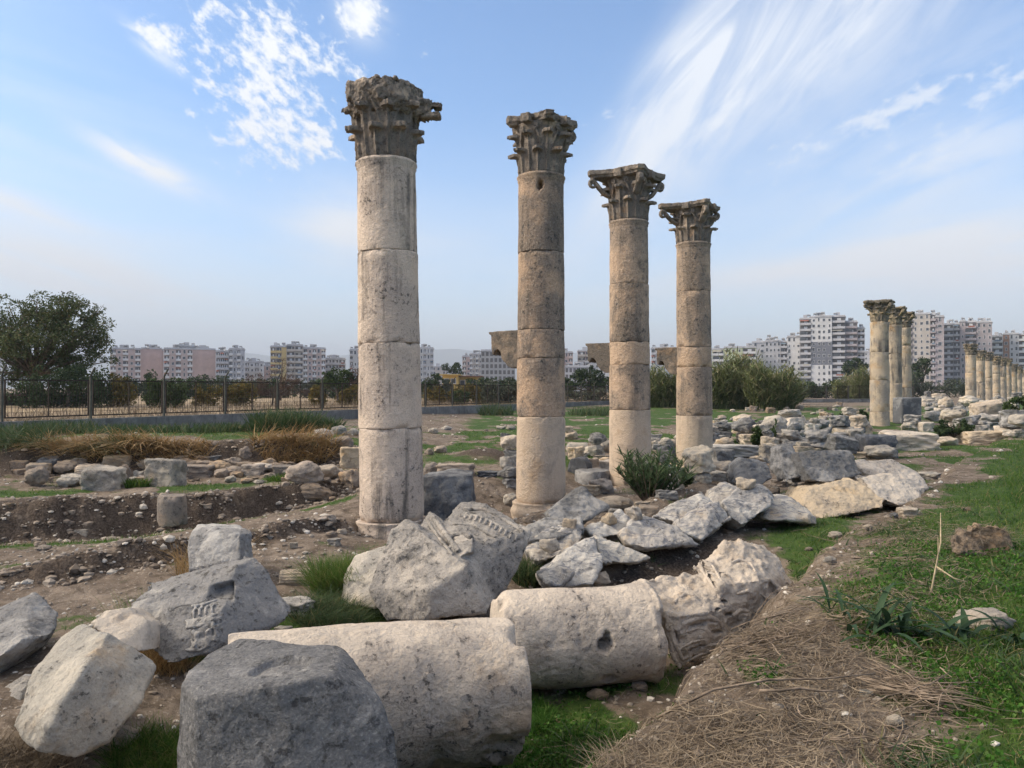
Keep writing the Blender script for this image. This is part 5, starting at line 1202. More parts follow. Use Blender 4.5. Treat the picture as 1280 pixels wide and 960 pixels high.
building('low blue white block left of the thick column', 420, [(406, 432, 449, 'balc', 'white', 'lgrey', 3)], seed=8)
building('white block half hidden by the left edge of the thick column', 410, [(437, 456, 438, 'mixed', 'white', 'lgrey', 4)], seed=9)
building('white tower block at the right edge of the thick column', 400, [(520, 542, 436, 'mixed', 'white', 'lgrey', 5)], seed=10)
building('small far pale houses left of the palm like trees', 520, [(540, 556, 459, 'win', 'beige', 'white', 3), (553, 566, 463, 'win', 'white', 'white', 3)], seed=11, tanks=False)
building('brown and cream block left of the grey unfinished block', 470, [(578, 588, 446, 'mixed', 'rose', 'beige', 2), (587, 602, 443, 'mixed', 'beige', 'white', 4)], seed=12)
building('grey unfinished concrete block with rows of open dark windows', 380, [(601, 644, 439, 'void', 'raw', 'white', 8)], seed=13, tanks=False)
building('pink brown block seen between the brown column and the first tan column', 420, [(700, 716, 441, 'mixed', 'rose', 'pink', 3)], seed=14)
building('brown block above the white houses, left of the first tan column', 430, [(722, 742, 439, 'balc', 'rose', 'beige', 2)], seed=15)
building('low white houses in front of the brown block near the first tan column', 360, [(706, 745, 459, 'void', 'lgrey', 'white', 8), (738, 764, 454, 'win', 'white', 'white', 5)], seed=16)
building('white block seen between the two tan columns', 390, [(814, 850, 436, 'mixed', 'white', 'lgrey', 6)], seed=17)
building('pale green apartment block with cream balconies', 390, [(890, 905, 437, 'balc', 'green', 'white', 1), (905, 928, 435, 'win', 'green', 'white', 3), (928, 945, 435, 'balc', 'green', 'white', 1)], seed=18)
building('light grey and white block between the green block and the tall tower', 400, [(940, 957, 428, 'win', 'lgrey', 'white', 2), (956, 976, 427, 'win', 'lgrey', 'white', 4), (958, 967, 423, 'blank', 'lgrey', 'white', 1, 6.0), (976, 984, 428, 'balc', 'grey', 'lgrey', 1), (984, 1001, 422, 'win', 'white', 'white', 3)], seed=19)
TW = 385
t_ = building('tall tower with a white and slate blue front and grey balconies on both sides', TW, [(999, 1014, 398, 'balc', 'grey', 'lgrey', 1), (1014, 1040, 396, 'win', 'white', 'white', 4), (1040, 1057, 396, 'balc', 'dark', 'lgrey', 1, 1.5), (1056, 1072, 403, 'balc', 'mauve', 'mauve', 1, 3.0), (1072, 1081, 411, 'balc', 'grey', 'lgrey', 1, 5.0)], seed=20)
mb = MB(); k_ = TW / FP; ox = t_.location.x
cr_ = math.cos(math.atan2(ox, TW)); mb.box(((1014 - 640) * k_ - ox) * cr_ + .04, -.005, (485 - 456) * k_ + 2.4, ((1040 - 640) * k_ - ox) * cr_ - .04, .2, (485 - 427) * k_ + 2.4); mb.build('slate_band', W_['dark'], t_)
building('beige tower with plain window wall, directly right of the group of three columns', 380, [(1128, 1141, 394, 'balc', 'grey', 'mauve', 1), (1141, 1163, 393, 'win', 'beige', 'beige', 3), (1163, 1170, 394, 'balc', 'mauve', 'mauve', 1), (1169, 1180, 397, 'win', 'mauve', 'mauve', 1)], seed=21)
building('grey tower with stacked balconies, right of the beige tower', 385, [(1179, 1192, 405, 'balc', 'grey', 'lgrey', 1), (1192, 1200, 405, 'balc', 'dark', 'grey', 1), (1200, 1207, 402, 'win', 'mauve', 'mauve', 1, .1), (1206, 1221, 403, 'balc', 'mauve', 'mauve', 1), (1221, 1240, 404, 'win', 'mauve', 'lgrey', 3)], seed=22)
building('brown and white apartment block with long balconies behind the far row of columns', 390, [(1238, 1254, 420, 'balc', 'white', 'white', 1), (1254, 1262, 418, 'win', 'brown', 'white', 1, .1), (1262, 1274, 418, 'win', 'lgrey', 'white', 2), (1273, 1300, 419, 'balc', 'brown', 'white', 2)], seed=23)
building('pale block far behind the tower, left of the group of three columns', 520, [(1080, 1096, 440, 'win', 'lgrey', 'white', 3)], seed=24)
# small house and shed
def low_house(label, px0, px1, top, Z, wall, roof, cat='house', name='low_house', eave=0.6, group=None):
    k = Z / FP; x0, x1 = (px0 - 640) * k, (px1 - 640) * k; H = EYE - (top - HZ) * k
    root = thing(name, label, cat, ((x0 + x1) / 2, Z, -.2), group=group); w = (x1 - x0) / 2
    mb = MB(); mb.box(-w, 0, 0, w, 7, H); mb.build('wall', wall, root)
    mb = MB(); mb.box(-w - eave, -eave - 1.2, H, w + eave, 7 + eave, H + .22); mb.build('roof', roof, root)
    for i in range(2): link('window', window_mesh(1.2, 1.2, 'g'), None, root, loc=(-w * .45 + i * w * .9, 0, H - 1.9))
    return root
SHED = plain('maroon_sheet_roof', (0.10, 0.045, 0.05), 0.6); TILE = plain('brown_roof', (0.17, 0.10, 0.07), 0.8)
low_house('small yellow house with a flat brown roof beyond the fence', 553, 572, 468, 170, paint('ochre_yellow', (0.62, 0.45, 0.16)), paint('ochre_yellow_trim', (0.5, 0.37, 0.14)))
low_house('long brown roofed pavilion beside the small yellow house', 570, 600, 470, 175, paint('dull_yellow', (0.45, 0.35, 0.15)), TILE, name='pavilion', cat='pavilion')
low_house('low dark shed with a maroon roof behind the fence at the left', -40, 62, 492, 62, plain('dark_boards', (0.05, 0.04, 0.04)), SHED, name='shed', cat='shed', eave=.4)
low_house('low pinkish wall house under the unfinished grey block', 596, 645, 476, 200, W_['rose'], W_['beige'])
low_house('small tan house under the dark trees left of the group of three columns', 1073, 1092, 469, 210, paint('tan_render', (0.42, 0.32, 0.23)), TILE)
# hills
def hills():
    pts = [(-200, 450), (60, 447), (180, 444), (300, 440), (345, 446), (420, 445), (470, 441), (520, 438), (570, 436), (615, 440), (660, 446), (700, 442), (735, 440), (800, 450), (900, 455), (1000, 458), (1100, 450), (1180, 452), (1280, 456), (1480, 452)]
    xs = np.linspace(-200, 1480, 160); ys = np.interp(xs, [p[0] for p in pts], [p[1] for p in pts])
    V = []; n = len(xs); Z0 = 6000
    for j, f in enumerate((0.0, 0.25, 0.5, 0.75, 1.0, 0.6, 0.0)):
        Z = Z0 + j * 260
        for x, y in zip(xs, ys):
            X = (x - 640) / FP * (Z0 + 4 * 260); h = (HZ - y) / FP * (Z0 + 4 * 260) * f ** 0.8
            V.append((X, Z, max(-5, h + 9 * f * float(fbm2(np.array([X / 260]), np.array([Z / 200]), 4, 3)[0]))))
    F = [(j * n + i, j * n + i + 1, (j + 1) * n + i + 1, (j + 1) * n + i) for j in range(6) for i in range(n - 1)]
    m = plain('hill_scrub', (0.075, 0.085, 0.055), 1.0, 0, 0.3, 0.004)
    o = link('hills', mesh_np('hills', V, F), m); tag(o, 'pale blue hills on the horizon', 'hills', kind='structure')
hills()
# ------------------------------------------------------------------ leaves and grass
nrg = np.random.default_rng(5)
def leaf_mat(name, c0, c1, c2=None, scale=1.5, trans=0.25):
    m = bpy.data.materials.new(name); m.use_nodes = True; t = NT(m.node_tree); b = t.n['Principled BSDF']; out = t.n['Material Output']
    geo = t.new('ShaderNodeNewGeometry'); rnd = geo.outputs['Random Per Island']
    n = t.noise(geo.outputs['Position'], scale, 3, 0.6)
    c = t.mix(t.ramp(t.m('ADD', t.m('MULTIPLY', n, 0.6), t.m('MULTIPLY', rnd, 0.4)), 0.30, 0.70), c0, c1)
    if c2: c = t.mix(t.ramp(rnd, 0.84, 0.90), c, c2)
    t.l.new(c, b.inputs['Base Color']); b.inputs['Roughness'].default_value = 0.65; b.inputs['Specular IOR Level'].default_value = 0.2
    if trans:
        tr = t.new('ShaderNodeBsdfTranslucent'); t.l.new(c, tr.inputs[0]); mx = t.new('ShaderNodeMixShader'); mx.inputs[0].default_value = trans
        t.l.new(b.outputs[0], mx.inputs[1]); t.l.new(tr.outputs[0], mx.inputs[2]); t.l.new(mx.outputs[0], out.inputs[0])
    return m
LM = dict(tree=leaf_mat('olive_foliage', (0.055, 0.080, 0.030), (0.125, 0.150, 0.065), (0.16, 0.14, 0.07)), dark=leaf_mat('dark_foliage', (0.024, 0.046, 0.019), (0.058, 0.088, 0.036)), mid=leaf_mat('green_foliage', (0.030, 0.060, 0.020), (0.075, 0.105, 0.035)),
          yellow=leaf_mat('yellowing_foliage', (0.10, 0.085, 0.025), (0.24, 0.17, 0.04), (0.10, 0.11, 0.03)), rust=leaf_mat('bare_reddish_twigs', (0.07, 0.045, 0.035), (0.14, 0.09, 0.065)), olive=leaf_mat('grey_olive_foliage', (0.055, 0.07, 0.045), (0.11, 0.125, 0.085)),
          reed=leaf_mat('cane_leaves', (0.105, 0.135, 0.050), (0.22, 0.235, 0.105), (0.36, 0.31, 0.18)), oleander=leaf_mat('oleander_leaves', (0.040, 0.075, 0.032), (0.095, 0.135, 0.06)), grass=leaf_mat('grass_blades', (0.036, 0.095, 0.014), (0.115, 0.19, 0.034), (0.22, 0.20, 0.08), 2.5, 0.35),
          tuft=leaf_mat('tuft_blades', (0.065, 0.13, 0.025), (0.15, 0.23, 0.055), (0.22, 0.20, 0.08), 3, .3), straw=leaf_mat('dry_straw', (0.17, 0.13, 0.09), (0.31, 0.25, 0.175), (0.10, 0.075, 0.055), 3, .1), gold=leaf_mat('golden_dry_grass', (0.30, 0.19, 0.085), (0.46, 0.32, 0.155), (0.16, 0.13, 0.06), 2, .2),
          weed=leaf_mat('weed_leaves', (0.04, 0.075, 0.03), (0.09, 0.13, 0.055), (0.17, 0.15, 0.07), 3, .25), squill=leaf_mat('broad_leaves', (0.018, 0.045, 0.020), (0.045, 0.085, 0.040), None, 4, .15), clover=leaf_mat('clover_leaves', (0.030, 0.095, 0.012), (0.075, 0.18, 0.025), (0.12, 0.20, 0.05), 4, .3))
BARK = plain('grey_brown_bark', (0.12, 0.095, 0.075), 0.95, 0, 0.35, 5)
def quads_leaves(C, size, aspect, rg, up=0.0):
    """one small quad per point, random facing"""
    n = len(C); a = rg.normal(size=(n, 3)); a[:, 2] += up; a /= np.linalg.norm(a, axis=1)[:, None]
    b = np.cross(a, rg.normal(size=(n, 3))); b /= np.linalg.norm(b, axis=1)[:, None]
    s = (size * rg.uniform(.6, 1.4, n))[:, None]
    u = a * s * .5; v = b * s * .5 * aspect
    V = np.stack([C - u, C + v, C + u, C - v], 1).reshape(-1, 3)
    F = np.arange(4 * n).reshape(-1, 4); return V, F
def crown_points(blobs, n, rg, gap=0.0, shell=0.55, nscale=1.0):
    w = np.array([b[3] * b[4] * b[5] for b in blobs]) ** 0.75; w /= w.sum(); out = []
    for (x, y, z, rx, ry, rz), k in zip(blobs, (w * n * 1.8).astype(int)):
        d = rg.normal(size=(k, 3)); d /= np.linalg.norm(d, axis=1)[:, None]
        r = rg.uniform(shell ** 3, 1, k) ** (1 / 3) * rg.uniform(0.85, 1.12, k)
        out.append(np.array([x, y, z]) + d * r[:, None] * [rx, ry, rz])
    Q = np.vstack(out); m = fbm(Q * nscale, 2, 4)
    Q = Q[m > np.quantile(m, 0.30 + gap)]
    return Q[rg.permutation(len(Q))[:n]]
def tree(name, label, Z, blobs, n, leaf, mat, trunk=None, group=None, cat='tree', gap=0.0, nscale=1.2, clump=7, limbs=True, aspect=0.5, twig=0):
    """blobs in photograph pixels (cx, cy, rx, ry); trunk (px, foot row)"""
    k = Z / FP; rg = np.random.default_rng(int(abs(blobs[0][0]) * 7 + blobs[0][1]))
    X = (trunk[0] if trunk else blobs[0][0]); bx = (X - 640) * k; zb = gz(bx, Z) - .05
    root = thing(name, label, cat, (bx, Z, zb), group=group)
    bl = []
    for cx, cy, rx, ry in blobs:
        c = P(cx, cy, Z) - root.location; bl.append((c.x, rg.uniform(-.3, .3) * rx * k, c.z, rx * k, min(rx, ry * 1.3) * k * .9, ry * k))
    sub = []
    for b in bl:                                    # break each lobe into uneven clumps
        sub.append((b[0], b[1], b[2], b[3] * .72, b[4] * .72, b[5] * .72))
        for i in range(clump):
            d = rg.normal(size=3); d /= np.linalg.norm(d); q = rg.uniform(.55, .85)
            s = rg.uniform(.22, .42); sub.append((b[0] + d[0] * b[3] * q, b[1] + d[1] * b[4] * q, b[2] + d[2] * b[5] * q, b[3] * s, b[4] * s, b[5] * s))
    if not limbs:                                   # bushes and hedges are leafy down to the ground
        for b in bl:
            hgt = b[2] + b[5] * .3; sub.append((b[0], b[1], hgt * .5, b[3] * .95, b[4] * .9, max(.3, hgt * .55)))
            for i in range(4): sub.append((b[0] + rg.uniform(-.8, .8) * b[3], b[1] - rg.uniform(0, .6) * b[4], rg.uniform(.1, .6) * hgt, b[3] * .4, b[4] * .4, hgt * .35))
        n = int(n * 1.6)
    Q = crown_points(sub, n, rg, gap, 0.35, nscale); Q[:, 2] = np.maximum(Q[:, 2], 0.03)
    V, F = quads_leaves(Q, leaf, aspect, rg)
    link('crown', mesh_np('crown', V, F, False), LM[mat], root)
    mb = MB(); zt = min(b[2] for b in bl); rt = max(.05, .035 * max(b[2] + b[5] for b in bl))
    top = np.mean([[b[0], b[1], b[2]] for b in bl], 0)
    mb.tube([(0, 0, -.2), (top[0] * .1, 0, max(.2, zt * .5)), (top[0] * .35, top[1] * .3, top[2] * .7)], [rt, rt * .8, rt * .5], 7)
    if limbs:
        for s in sub[::2]:
            mb.tube([(top[0] * .2, 0, max(.2, top[2] * .45)), ((s[0] + top[0] * .2) * .55, s[1] * .5, (s[2] + top[2] * .45) * .52), (s[0], s[1], s[2])], [rt * .45, rt * .25, rt * .08], 5)
    for i in range(twig):
        s = sub[rg.integers(len(sub))]; d = rg.normal(size=3); d[2] = abs(d[2]) * .6; d /= np.linalg.norm(d)
        mb.tube([(s[0], s[1], s[2]), (s[0] + d[0] * s[3] * 1.3, s[1] + d[1] * s[4], s[2] + d[2] * s[5] * 1.3)], [rt * .1, rt * .02], 4)
    mb.build('trunk', BARK, root, True)
    return root
BG = 'trees and bushes beyond the fence'
tree('tree', 'big feathery olive green tree behind the fence at the left, larger than all others', 60, [(55, 428, 70, 50), (95, 422, 50, 40), (20, 405, 50, 35), (118, 412, 28, 32), (-20, 430, 50, 50), (70, 385, 48, 22), (30, 460, 50, 26), (100, 450, 40, 24)], 30000, .25, 'tree', (40, 490), gap=.04, nscale=.9, clump=12, twig=60, aspect=.35, group=BG)
tree('bush', 'dense dark green bush under the big feathery tree', 56, [(85, 470, 45, 24), (50, 478, 30, 20), (125, 476, 18, 18)], 6500, .2, 'dark', (85, 500), group=BG, cat='bush', limbs=False)
tree('bush', 'yellow brown bush right of the dark bush by the fence', 58, [(150, 482, 22, 18)], 1800, .2, 'yellow', (150, 502), group=BG, cat='bush', limbs=False)
tree('bush', 'round green bush in front of the pink blocks behind the fence', 56, [(205, 486, 26, 14), (190, 480, 14, 10), (222, 482, 16, 12)], 3000, .2, 'mid', (205, 503), group=BG, cat='bush', limbs=False)
tree('tree', 'dark round tree in front of the second pink block', 130, [(190, 470, 10, 10)], 1400, .35, 'dark', (190, 490), group=BG, limbs=False)
tree('hedge', 'long dark hedge in front of the grey white block', 140, [(245, 476, 18, 7), (275, 474, 18, 7), (255, 472, 10, 6)], 2400, .35, 'dark', (250, 488), group=BG, cat='hedge', limbs=False)
tree('bush', 'yellow green bushes behind the third fence panel from the left', 60, [(275, 488, 30, 10), (300, 484, 22, 12), (252, 490, 18, 8)], 2800, .2, 'yellow', (280, 503), group=BG, cat='bush', limbs=False)
tree('bush', 'reddish bare thicket in front of the yellow block', 62, [(318, 483, 18, 15), (345, 488, 30, 10), (385, 488, 26, 9), (362, 478, 18, 12)], 3200, .22, 'rust', (340, 503), gap=.1, aspect=.15, group=BG, cat='bush', twig=40)
tree('tree', 'leafless pale tree in front of the yellow block', 90, [(352, 466, 22, 20)], 500, .25, 'rust', (350, 495), gap=.2, aspect=.12, clump=14, twig=70, group=BG)
tree('bush', 'small yellow bush in front of the white and rose block', 60, [(398, 489, 12, 9)], 1000, .2, 'yellow', (398, 503), group=BG, cat='bush', limbs=False)
tree('tree', 'green tree left of the thick column beyond the fence', 75, [(424, 472, 18, 17), (405, 478, 16, 12)], 2500, .25, 'mid', (422, 497), group=BG)
tree('bush', 'dark reddish tree touching the left side of the thick column', 75, [(446, 474, 13, 20)], 1700, .25, 'rust', (446, 497), group=BG, cat='bush', aspect=.3)
tree('bush', 'orange yellow bush hugging the left side of the thick column', 62, [(444, 489, 14, 9), (430, 492, 10, 6)], 1200, .2, 'yellow', (444, 503), group=BG, cat='bush', limbs=False)
tree('tree', 'dark tree right of the thick column, left of the small yellow house', 90, [(545, 474, 9, 11), (532, 484, 10, 9)], 1900, .25, 'dark', (542, 495), group=BG)
tree('tree', 'dark palm like tree, left one of the pair above the small yellow house', 190, [(556, 459, 6, 6)], 700, .4, 'dark', (556, 480), group=BG, aspect=.2)
tree('tree', 'dark broad tree, right one of the pair above the small yellow house', 190, [(571, 461, 10, 8), (564, 462, 6, 6)], 1200, .4, 'dark', (570, 480), group=BG)
tree('bush', 'green and yellow bush below the small yellow house', 66, [(545, 489, 16, 7), (575, 489, 16, 8), (590, 487, 12, 8)], 2200, .2, 'yellow', (560, 503), group=BG, cat='bush', limbs=False)
tree('bush', 'bright green bush at the fence under the small yellow house', 64, [(575, 492, 12, 6)], 1200, .2, 'mid', (575, 503), group=BG, cat='bush', limbs=False)
tree('bush', 'wide grey green bushes left of the brown column behind the fence', 68, [(620, 487, 26, 11), (645, 484, 20, 13), (602, 489, 14, 8)], 3600, .22, 'olive', (620, 503), group=BG, cat='bush', limbs=False)
tree('tree', 'broad dark green tree between the brown column and the first tan column', 95, [(735, 476, 26, 15), (712, 482, 18, 12), (760, 480, 20, 13), (745, 468, 12, 10)], 4200, .3, 'dark', (735, 498), group=BG)
tree('tree', 'small dark cypress in front of the white houses near the first tan column', 150, [(739, 463, 3, 9)], 500, .35, 'dark', (739, 488), group=BG, limbs=False)
tree('bush', 'low dark scrub along the fence between brown and tan columns', 75, [(720, 492, 20, 6), (750, 491, 22, 7), (775, 488, 16, 9)], 2600, .22, 'olive', (745, 502), group=BG, cat='bush', limbs=False)
tree('bush', 'reddish dry bush between the two tan columns', 70, [(825, 492, 18, 9), (845, 490, 14, 9)], 1500, .22, 'rust', (830, 505), group=BG, cat='bush', aspect=.2, twig=20)
tree('hedge', 'long dark hedge at the foot of the tall tower', 120, [(1010, 484, 24, 9), (1040, 482, 24, 9), (1070, 486, 24, 9), (985, 487, 20, 8)], 5200, .32, 'dark', (1020, 497), group=BG, cat='hedge', limbs=False)
tree('tree', 'dark rounded tree at the right foot of the tall tower', 170, [(1062, 459, 12, 11), (1078, 459, 11, 10), (1070, 452, 9, 6)], 2200, .42, 'dark', (1065, 488), group=BG)
tree('tree', 'dark round tree right of the group of three columns', 150, [(1154, 458, 14, 14), (1148, 470, 12, 12)], 2400, .4, 'dark', (1154, 488), group=BG)
tree('bush', 'grey green olive trees right of the group of three columns', 130, [(1165, 482, 20, 8), (1190, 480, 16, 9), (1150, 487, 14, 7), (1142, 476, 8, 12)], 3200, .3, 'olive', (1165, 494), group=BG, cat='bush', limbs=False)
tree('tree', 'dark slim conifer left of the tall tower', 160, [(990, 468, 3.5, 12)], 700, .35, 'dark', (990, 490), group=BG, limbs=False)
tree('hedge', 'dark hedge behind the far row of columns', 180, [(1200, 484, 20, 7), (1225, 484, 20, 6), (1260, 482, 26, 9), (1300, 480, 30, 10)], 3600, .4, 'dark', (1225, 494), group=BG, cat='hedge', limbs=False)
for cx, w, cy, mt, z, lab in ((165, 26, 480, 'dark', 120, 'dark trees at the foot of the nearest pink block'), (232, 24, 481, 'mid', 110, 'green trees at the foot of the second pink block'), (300, 30, 480, 'olive', 115, 'grey green trees below the grey white block'), (340, 30, 481, 'dark', 125, 'dark trees below the yellow block'), (395, 30, 480, 'olive', 120, 'grey green trees below the white and rose block'),
        (432, 20, 478, 'dark', 110, 'dark trees below the low blue white block'), (545, 20, 480, 'olive', 115, 'grey green trees left of the small yellow house'), (615, 34, 479, 'dark', 110, 'dark trees under the unfinished grey block'), (690, 30, 480, 'mid', 115, 'green trees behind the brown column'), (835, 30, 478, 'dark', 120, 'dark trees behind the cane between the tan columns'), (930, 50, 476, 'dark', 125, 'dark trees behind the tall cane'), (1110, 30, 480, 'olive', 130, 'grey green trees behind the group of three columns')):
    tree('hedge', 'belt of ' + lab, z, [(cx - w * .6, cy, w * .5, 8), (cx, cy - 1, w * .5, 9), (cx + w * .6, cy + 1, w * .5, 8)], 2600, .34, mt, (cx, 492), group=BG, cat='trees', limbs=False, clump=9)
# shrubs inside the site
tree('shrub', 'dark green shrub on the pale rubble right of the group of three columns', 27, [(1192, 533, 20, 12), (1180, 540, 12, 8), (1206, 536, 12, 9)], 3500, .10, 'dark', (1192, 548), cat='shrub', clump=8, twig=20)
tree('shrub', 'green shrub at the far right edge under the far row of columns', 32, [(1268, 510, 16, 14), (1285, 505, 20, 16)], 3000, .14, 'mid', (1272, 525), cat='shrub', twig=16)
tree('shrub', 'low dark scrub on the grass left of the group of three columns', 42, [(1070, 516, 16, 6), (1055, 519, 10, 4)], 2000, .14, 'dark', (1066, 524), cat='shrub', limbs=False)
tree('shrub', 'small green weedy shrub left of the grey boulders before the trio of columns', 25, [(962, 531, 9, 9), (950, 535, 10, 5)], 1500, .10, 'mid', (960, 540), cat='shrub', limbs=False)

def blades(name, base, h, w, lean, mat, rg, label=None, cat=None, group=None, kind='thing', curl=0.5, seg=3, direction=None, parent=None):
    """grass blades: base (n,3), h heights, lean sideways share"""
    n = len(base); az = rg.uniform(0, 6.283, n) if direction is None else direction
    d = np.stack([np.cos(az), np.sin(az), np.zeros(n)], 1); sidev = np.stack([-d[:, 1], d[:, 0], np.zeros(n)], 1)
    tw = rg.uniform(0, 6.283, n); sidev = np.stack([np.cos(tw), np.sin(tw), np.zeros(n)], 1)
    V = np.zeros((n, 2 * seg + 1, 3))
    for i in range(seg + 1):
        f = i / seg; c = base + d * (h * lean * (f + curl * f * f))[:, None]; c[:, 2] += h * (f - curl * 0.75 * lean * f * f)
        ww = (w * (1 - 0.75 * f))[:, None]
        if i < seg: V[:, 2 * i] = c - sidev * ww * .5; V[:, 2 * i + 1] = c + sidev * ww * .5
        else: V[:, 2 * seg] = c
    idx = np.arange(n)[:, None] * (2 * seg + 1); F = []
    for i in range(seg - 1):
        F.append(np.concatenate([idx + 2*i, idx + 2*i+1, idx + 2*i+3], 1)); F.append(np.concatenate([idx + 2*i, idx + 2*i+3, idx + 2*i+2], 1))
    F.append(np.concatenate([idx + 2*seg-2, idx + 2*seg-1, idx + 2*seg], 1))
    V = V.reshape(-1, 3); loc = None
    if kind == 'thing' and parent is None: loc = Vector(base.mean(0)); loc.z = float(base[:, 2].min()); V = V - np.array(loc)
    o = link(name, mesh_np(name, V, np.vstack(F), False), LM[mat], parent, loc=loc)
    if label: tag(o, label, cat, group, kind)
    return o
def polar(n, r0, r1, a0=-41, a1=41):
    r = np.exp(nrg.uniform(math.log(r0), math.log(r1), n)); a = np.radians(nrg.uniform(a0, a1, n)); return np.sin(a) * r, np.cos(a) * r
def on_ground(x, y, dz=-0.01): return np.stack([x, y, ground(x, y) + dz], 1)
# the lawn: fine blades and clover, thinner with distance
x, y = polar(260000, 2.6, 34); q = lawn(x, y); keep = nrg.uniform(0, 1, len(x)) < np.clip((q - 0.30) * 1.7, 0, 1) * (1 - 0.9 * np.clip(earth(x, y) * 2, 0, 1)); x, y = x[keep], y[keep]
r = np.hypot(x, y); tall = 0.6 + 0.7 * np.clip(fbm2(x / .8, y / .8, 2, 41) + .3, 0, 1)
s_, t_2 = st(x, y); tall = tall * (1 + 0.8 * sstep(4.5, 7, s_) * sstep(-.6, .6, t_2))
blades('grass', on_ground(x, y), nrg.uniform(.03, .075, len(x)) * tall * (1 + r * .015), nrg.uniform(.003, .006, len(x)) * (1 + r * .10), nrg.uniform(.1, .8, len(x)), 'grass', nrg, 'short bright green grass on the bank and in the hollows', 'grass', kind='stuff', seg=2)
x, y = polar(90000, 2.4, 9, -5, 42); q = lawn(x, y); s_, t_2 = st(x, y); pat = fbm2(x / .6, y / .6, 3, 44)
keep = nrg.uniform(0, 1, len(x)) < np.clip((q - 0.25) * 1.4, 0, 1) * sstep(-.25, .35, pat); x, y = x[keep], y[keep]
B = on_ground(x, y, 0); B[:, 2] += nrg.uniform(.005, .05, len(x))
V, F = quads_leaves(B, .022, .9, nrg, 0.0)
o = link('clover', mesh_np('clover', V, F, False), LM['clover']); tag(o, 'low clover leaves growing through the grass', 'clover', kind='stuff')
# taller weeds of several kinds mixed through the lawn
x, y = polar(30000, 2.6, 16, -8, 42); q = lawn(x, y); pt = fbm2(x / .45, y / .45, 2, 71)
keep = nrg.uniform(0, 1, len(x)) < np.clip((q - .2) * 1.3, 0, 1) * sstep(.12, .5, pt) + .004 * (q < .3); x, y = x[keep], y[keep]; r = np.hypot(x, y)
blades('weeds', on_ground(x, y), nrg.uniform(.05, .17, len(x)), nrg.uniform(.006, .014, len(x)) * (1 + r * .06), nrg.uniform(.2, 1.3, len(x)), 'weed', nrg, 'mixed taller weeds growing through the grass', 'weeds', kind='stuff', seg=3)
# straw litter on the bank, dead stems
def strands(name, n, xy, ln, w, mat, label, lift=0.03, kind='stuff', direction=None, wild=0.5):
    x, y = xy; n = len(x); az = nrg.uniform(0, 6.283, n) if direction is None else direction + nrg.normal(0, wild, n)
    L = nrg.uniform(*ln, n); k = 4; bend = nrg.normal(0, .5, n); lf = nrg.uniform(0, lift, n); tl = nrg.normal(0, .12, n); V = np.zeros((n, 2 * k, 3))
    for i in range(k):
        f = i / (k - 1) - .5; a = az + bend * f; px = x + np.cos(a) * L * f; py = y + np.sin(a) * L * f
        c = np.stack([px, py, ground(px, py) + lf + np.abs(tl * L * f) + .004], 1); ww = w * nrg.uniform(.6, 1.3, n)[:, None]
        sd_ = np.stack([-np.sin(a), np.cos(a), nrg.normal(0, .6, n)], 1)
        V[:, 2*i] = c - sd_ * ww * .5; V[:, 2*i+1] = c + sd_ * ww * .5
    idx = np.arange(n)[:, None] * 2 * k; F = np.vstack([np.concatenate([idx + 2*i, idx + 2*i+1, idx + 2*i+3, idx + 2*i+2], 1) for i in range(k - 1)])
    o = link(name, mesh_np(name, V.reshape(-1, 3), F, False), LM[mat]); tag(o, label, name.replace('_', ' '), kind=kind); return o
x, y = polar(46000, 2.5, 13, -8, 42); s_, t_2 = st(x, y); n_ = fbm2(x / .5, y / .5, 3, 52)
keep = nrg.uniform(0, 1, len(x)) < np.exp(-((t_2 + 0.85) / 0.55) ** 2) * sstep(-.5, .35, n_ + .1) + .045; x, y = x[keep], y[keep]
strands('straw_litter', 0, (x, y), (.06, .28), .0035, 'straw', 'dry straw litter covering the brown shoulder of the bank', .035, direction=math.atan2(UY, UX) - .5, wild=.9)
# gravel
def pebbles(name, x, y, size, mat, label):
    n = len(x); bm = bmesh.new(); bmesh.ops.create_icosphere(bm, subdivisions=1, radius=1); bm.verts.ensure_lookup_table()
    bv = np.array([v.co for v in bm.verts]); bf = np.array([[v.index for v in f.verts] for f in bm.faces]); bm.free()
    sc_ = size[:, None] * nrg.uniform(.55, 1.2, (n, 3)) * [1, 1, .65]; a = nrg.uniform(0, 6.283, n); j = 1 + nrg.uniform(-.25, .25, (n, len(bv), 1))
    v = bv[None] * j * sc_[:, None]; c, s = np.cos(a)[:, None], np.sin(a)[:, None]
    V = np.stack([v[..., 0] * c - v[..., 1] * s, v[..., 0] * s + v[..., 1] * c, v[..., 2]], -1) + on_ground(x, y, 0)[:, None] + np.array([0, 0, 0])
    V[..., 2] += (size * .15)[:, None]
    F = (bf[None] + (np.arange(n) * len(bv))[:, None, None]).reshape(-1, 3)
    o = link(name, mesh_np(name, V.reshape(-1, 3), F, False), mat); tag(o, label, name, kind='stuff')
PEB = leaf_mat('loose_pebbles', (0.20, 0.165, 0.13), (0.42, 0.37, 0.31), (0.58, 0.54, 0.48), 1.2, 0)
x, y = polar(30000, 2.6, 48); q = lawn(x, y); e = earth(x, y); n_ = fbm2(x / 1.1, y / 1.1, 3, 61)
keep = nrg.uniform(0, 1, len(x)) < np.clip(1.0 - q * 1.15, 0.03, 1) * np.clip(.45 + .7 * n_ + .35 * e, .05, 1); x, y = x[keep], y[keep]; r = np.hypot(x, y)
pebbles('gravel', x, y, np.minimum(.026, np.exp(nrg.normal(math.log(.0105), .55, len(x)))) * (.75 + r * .085), PEB, 'loose pale pebbles strewn over the bare earth')
xx, yy = [], []
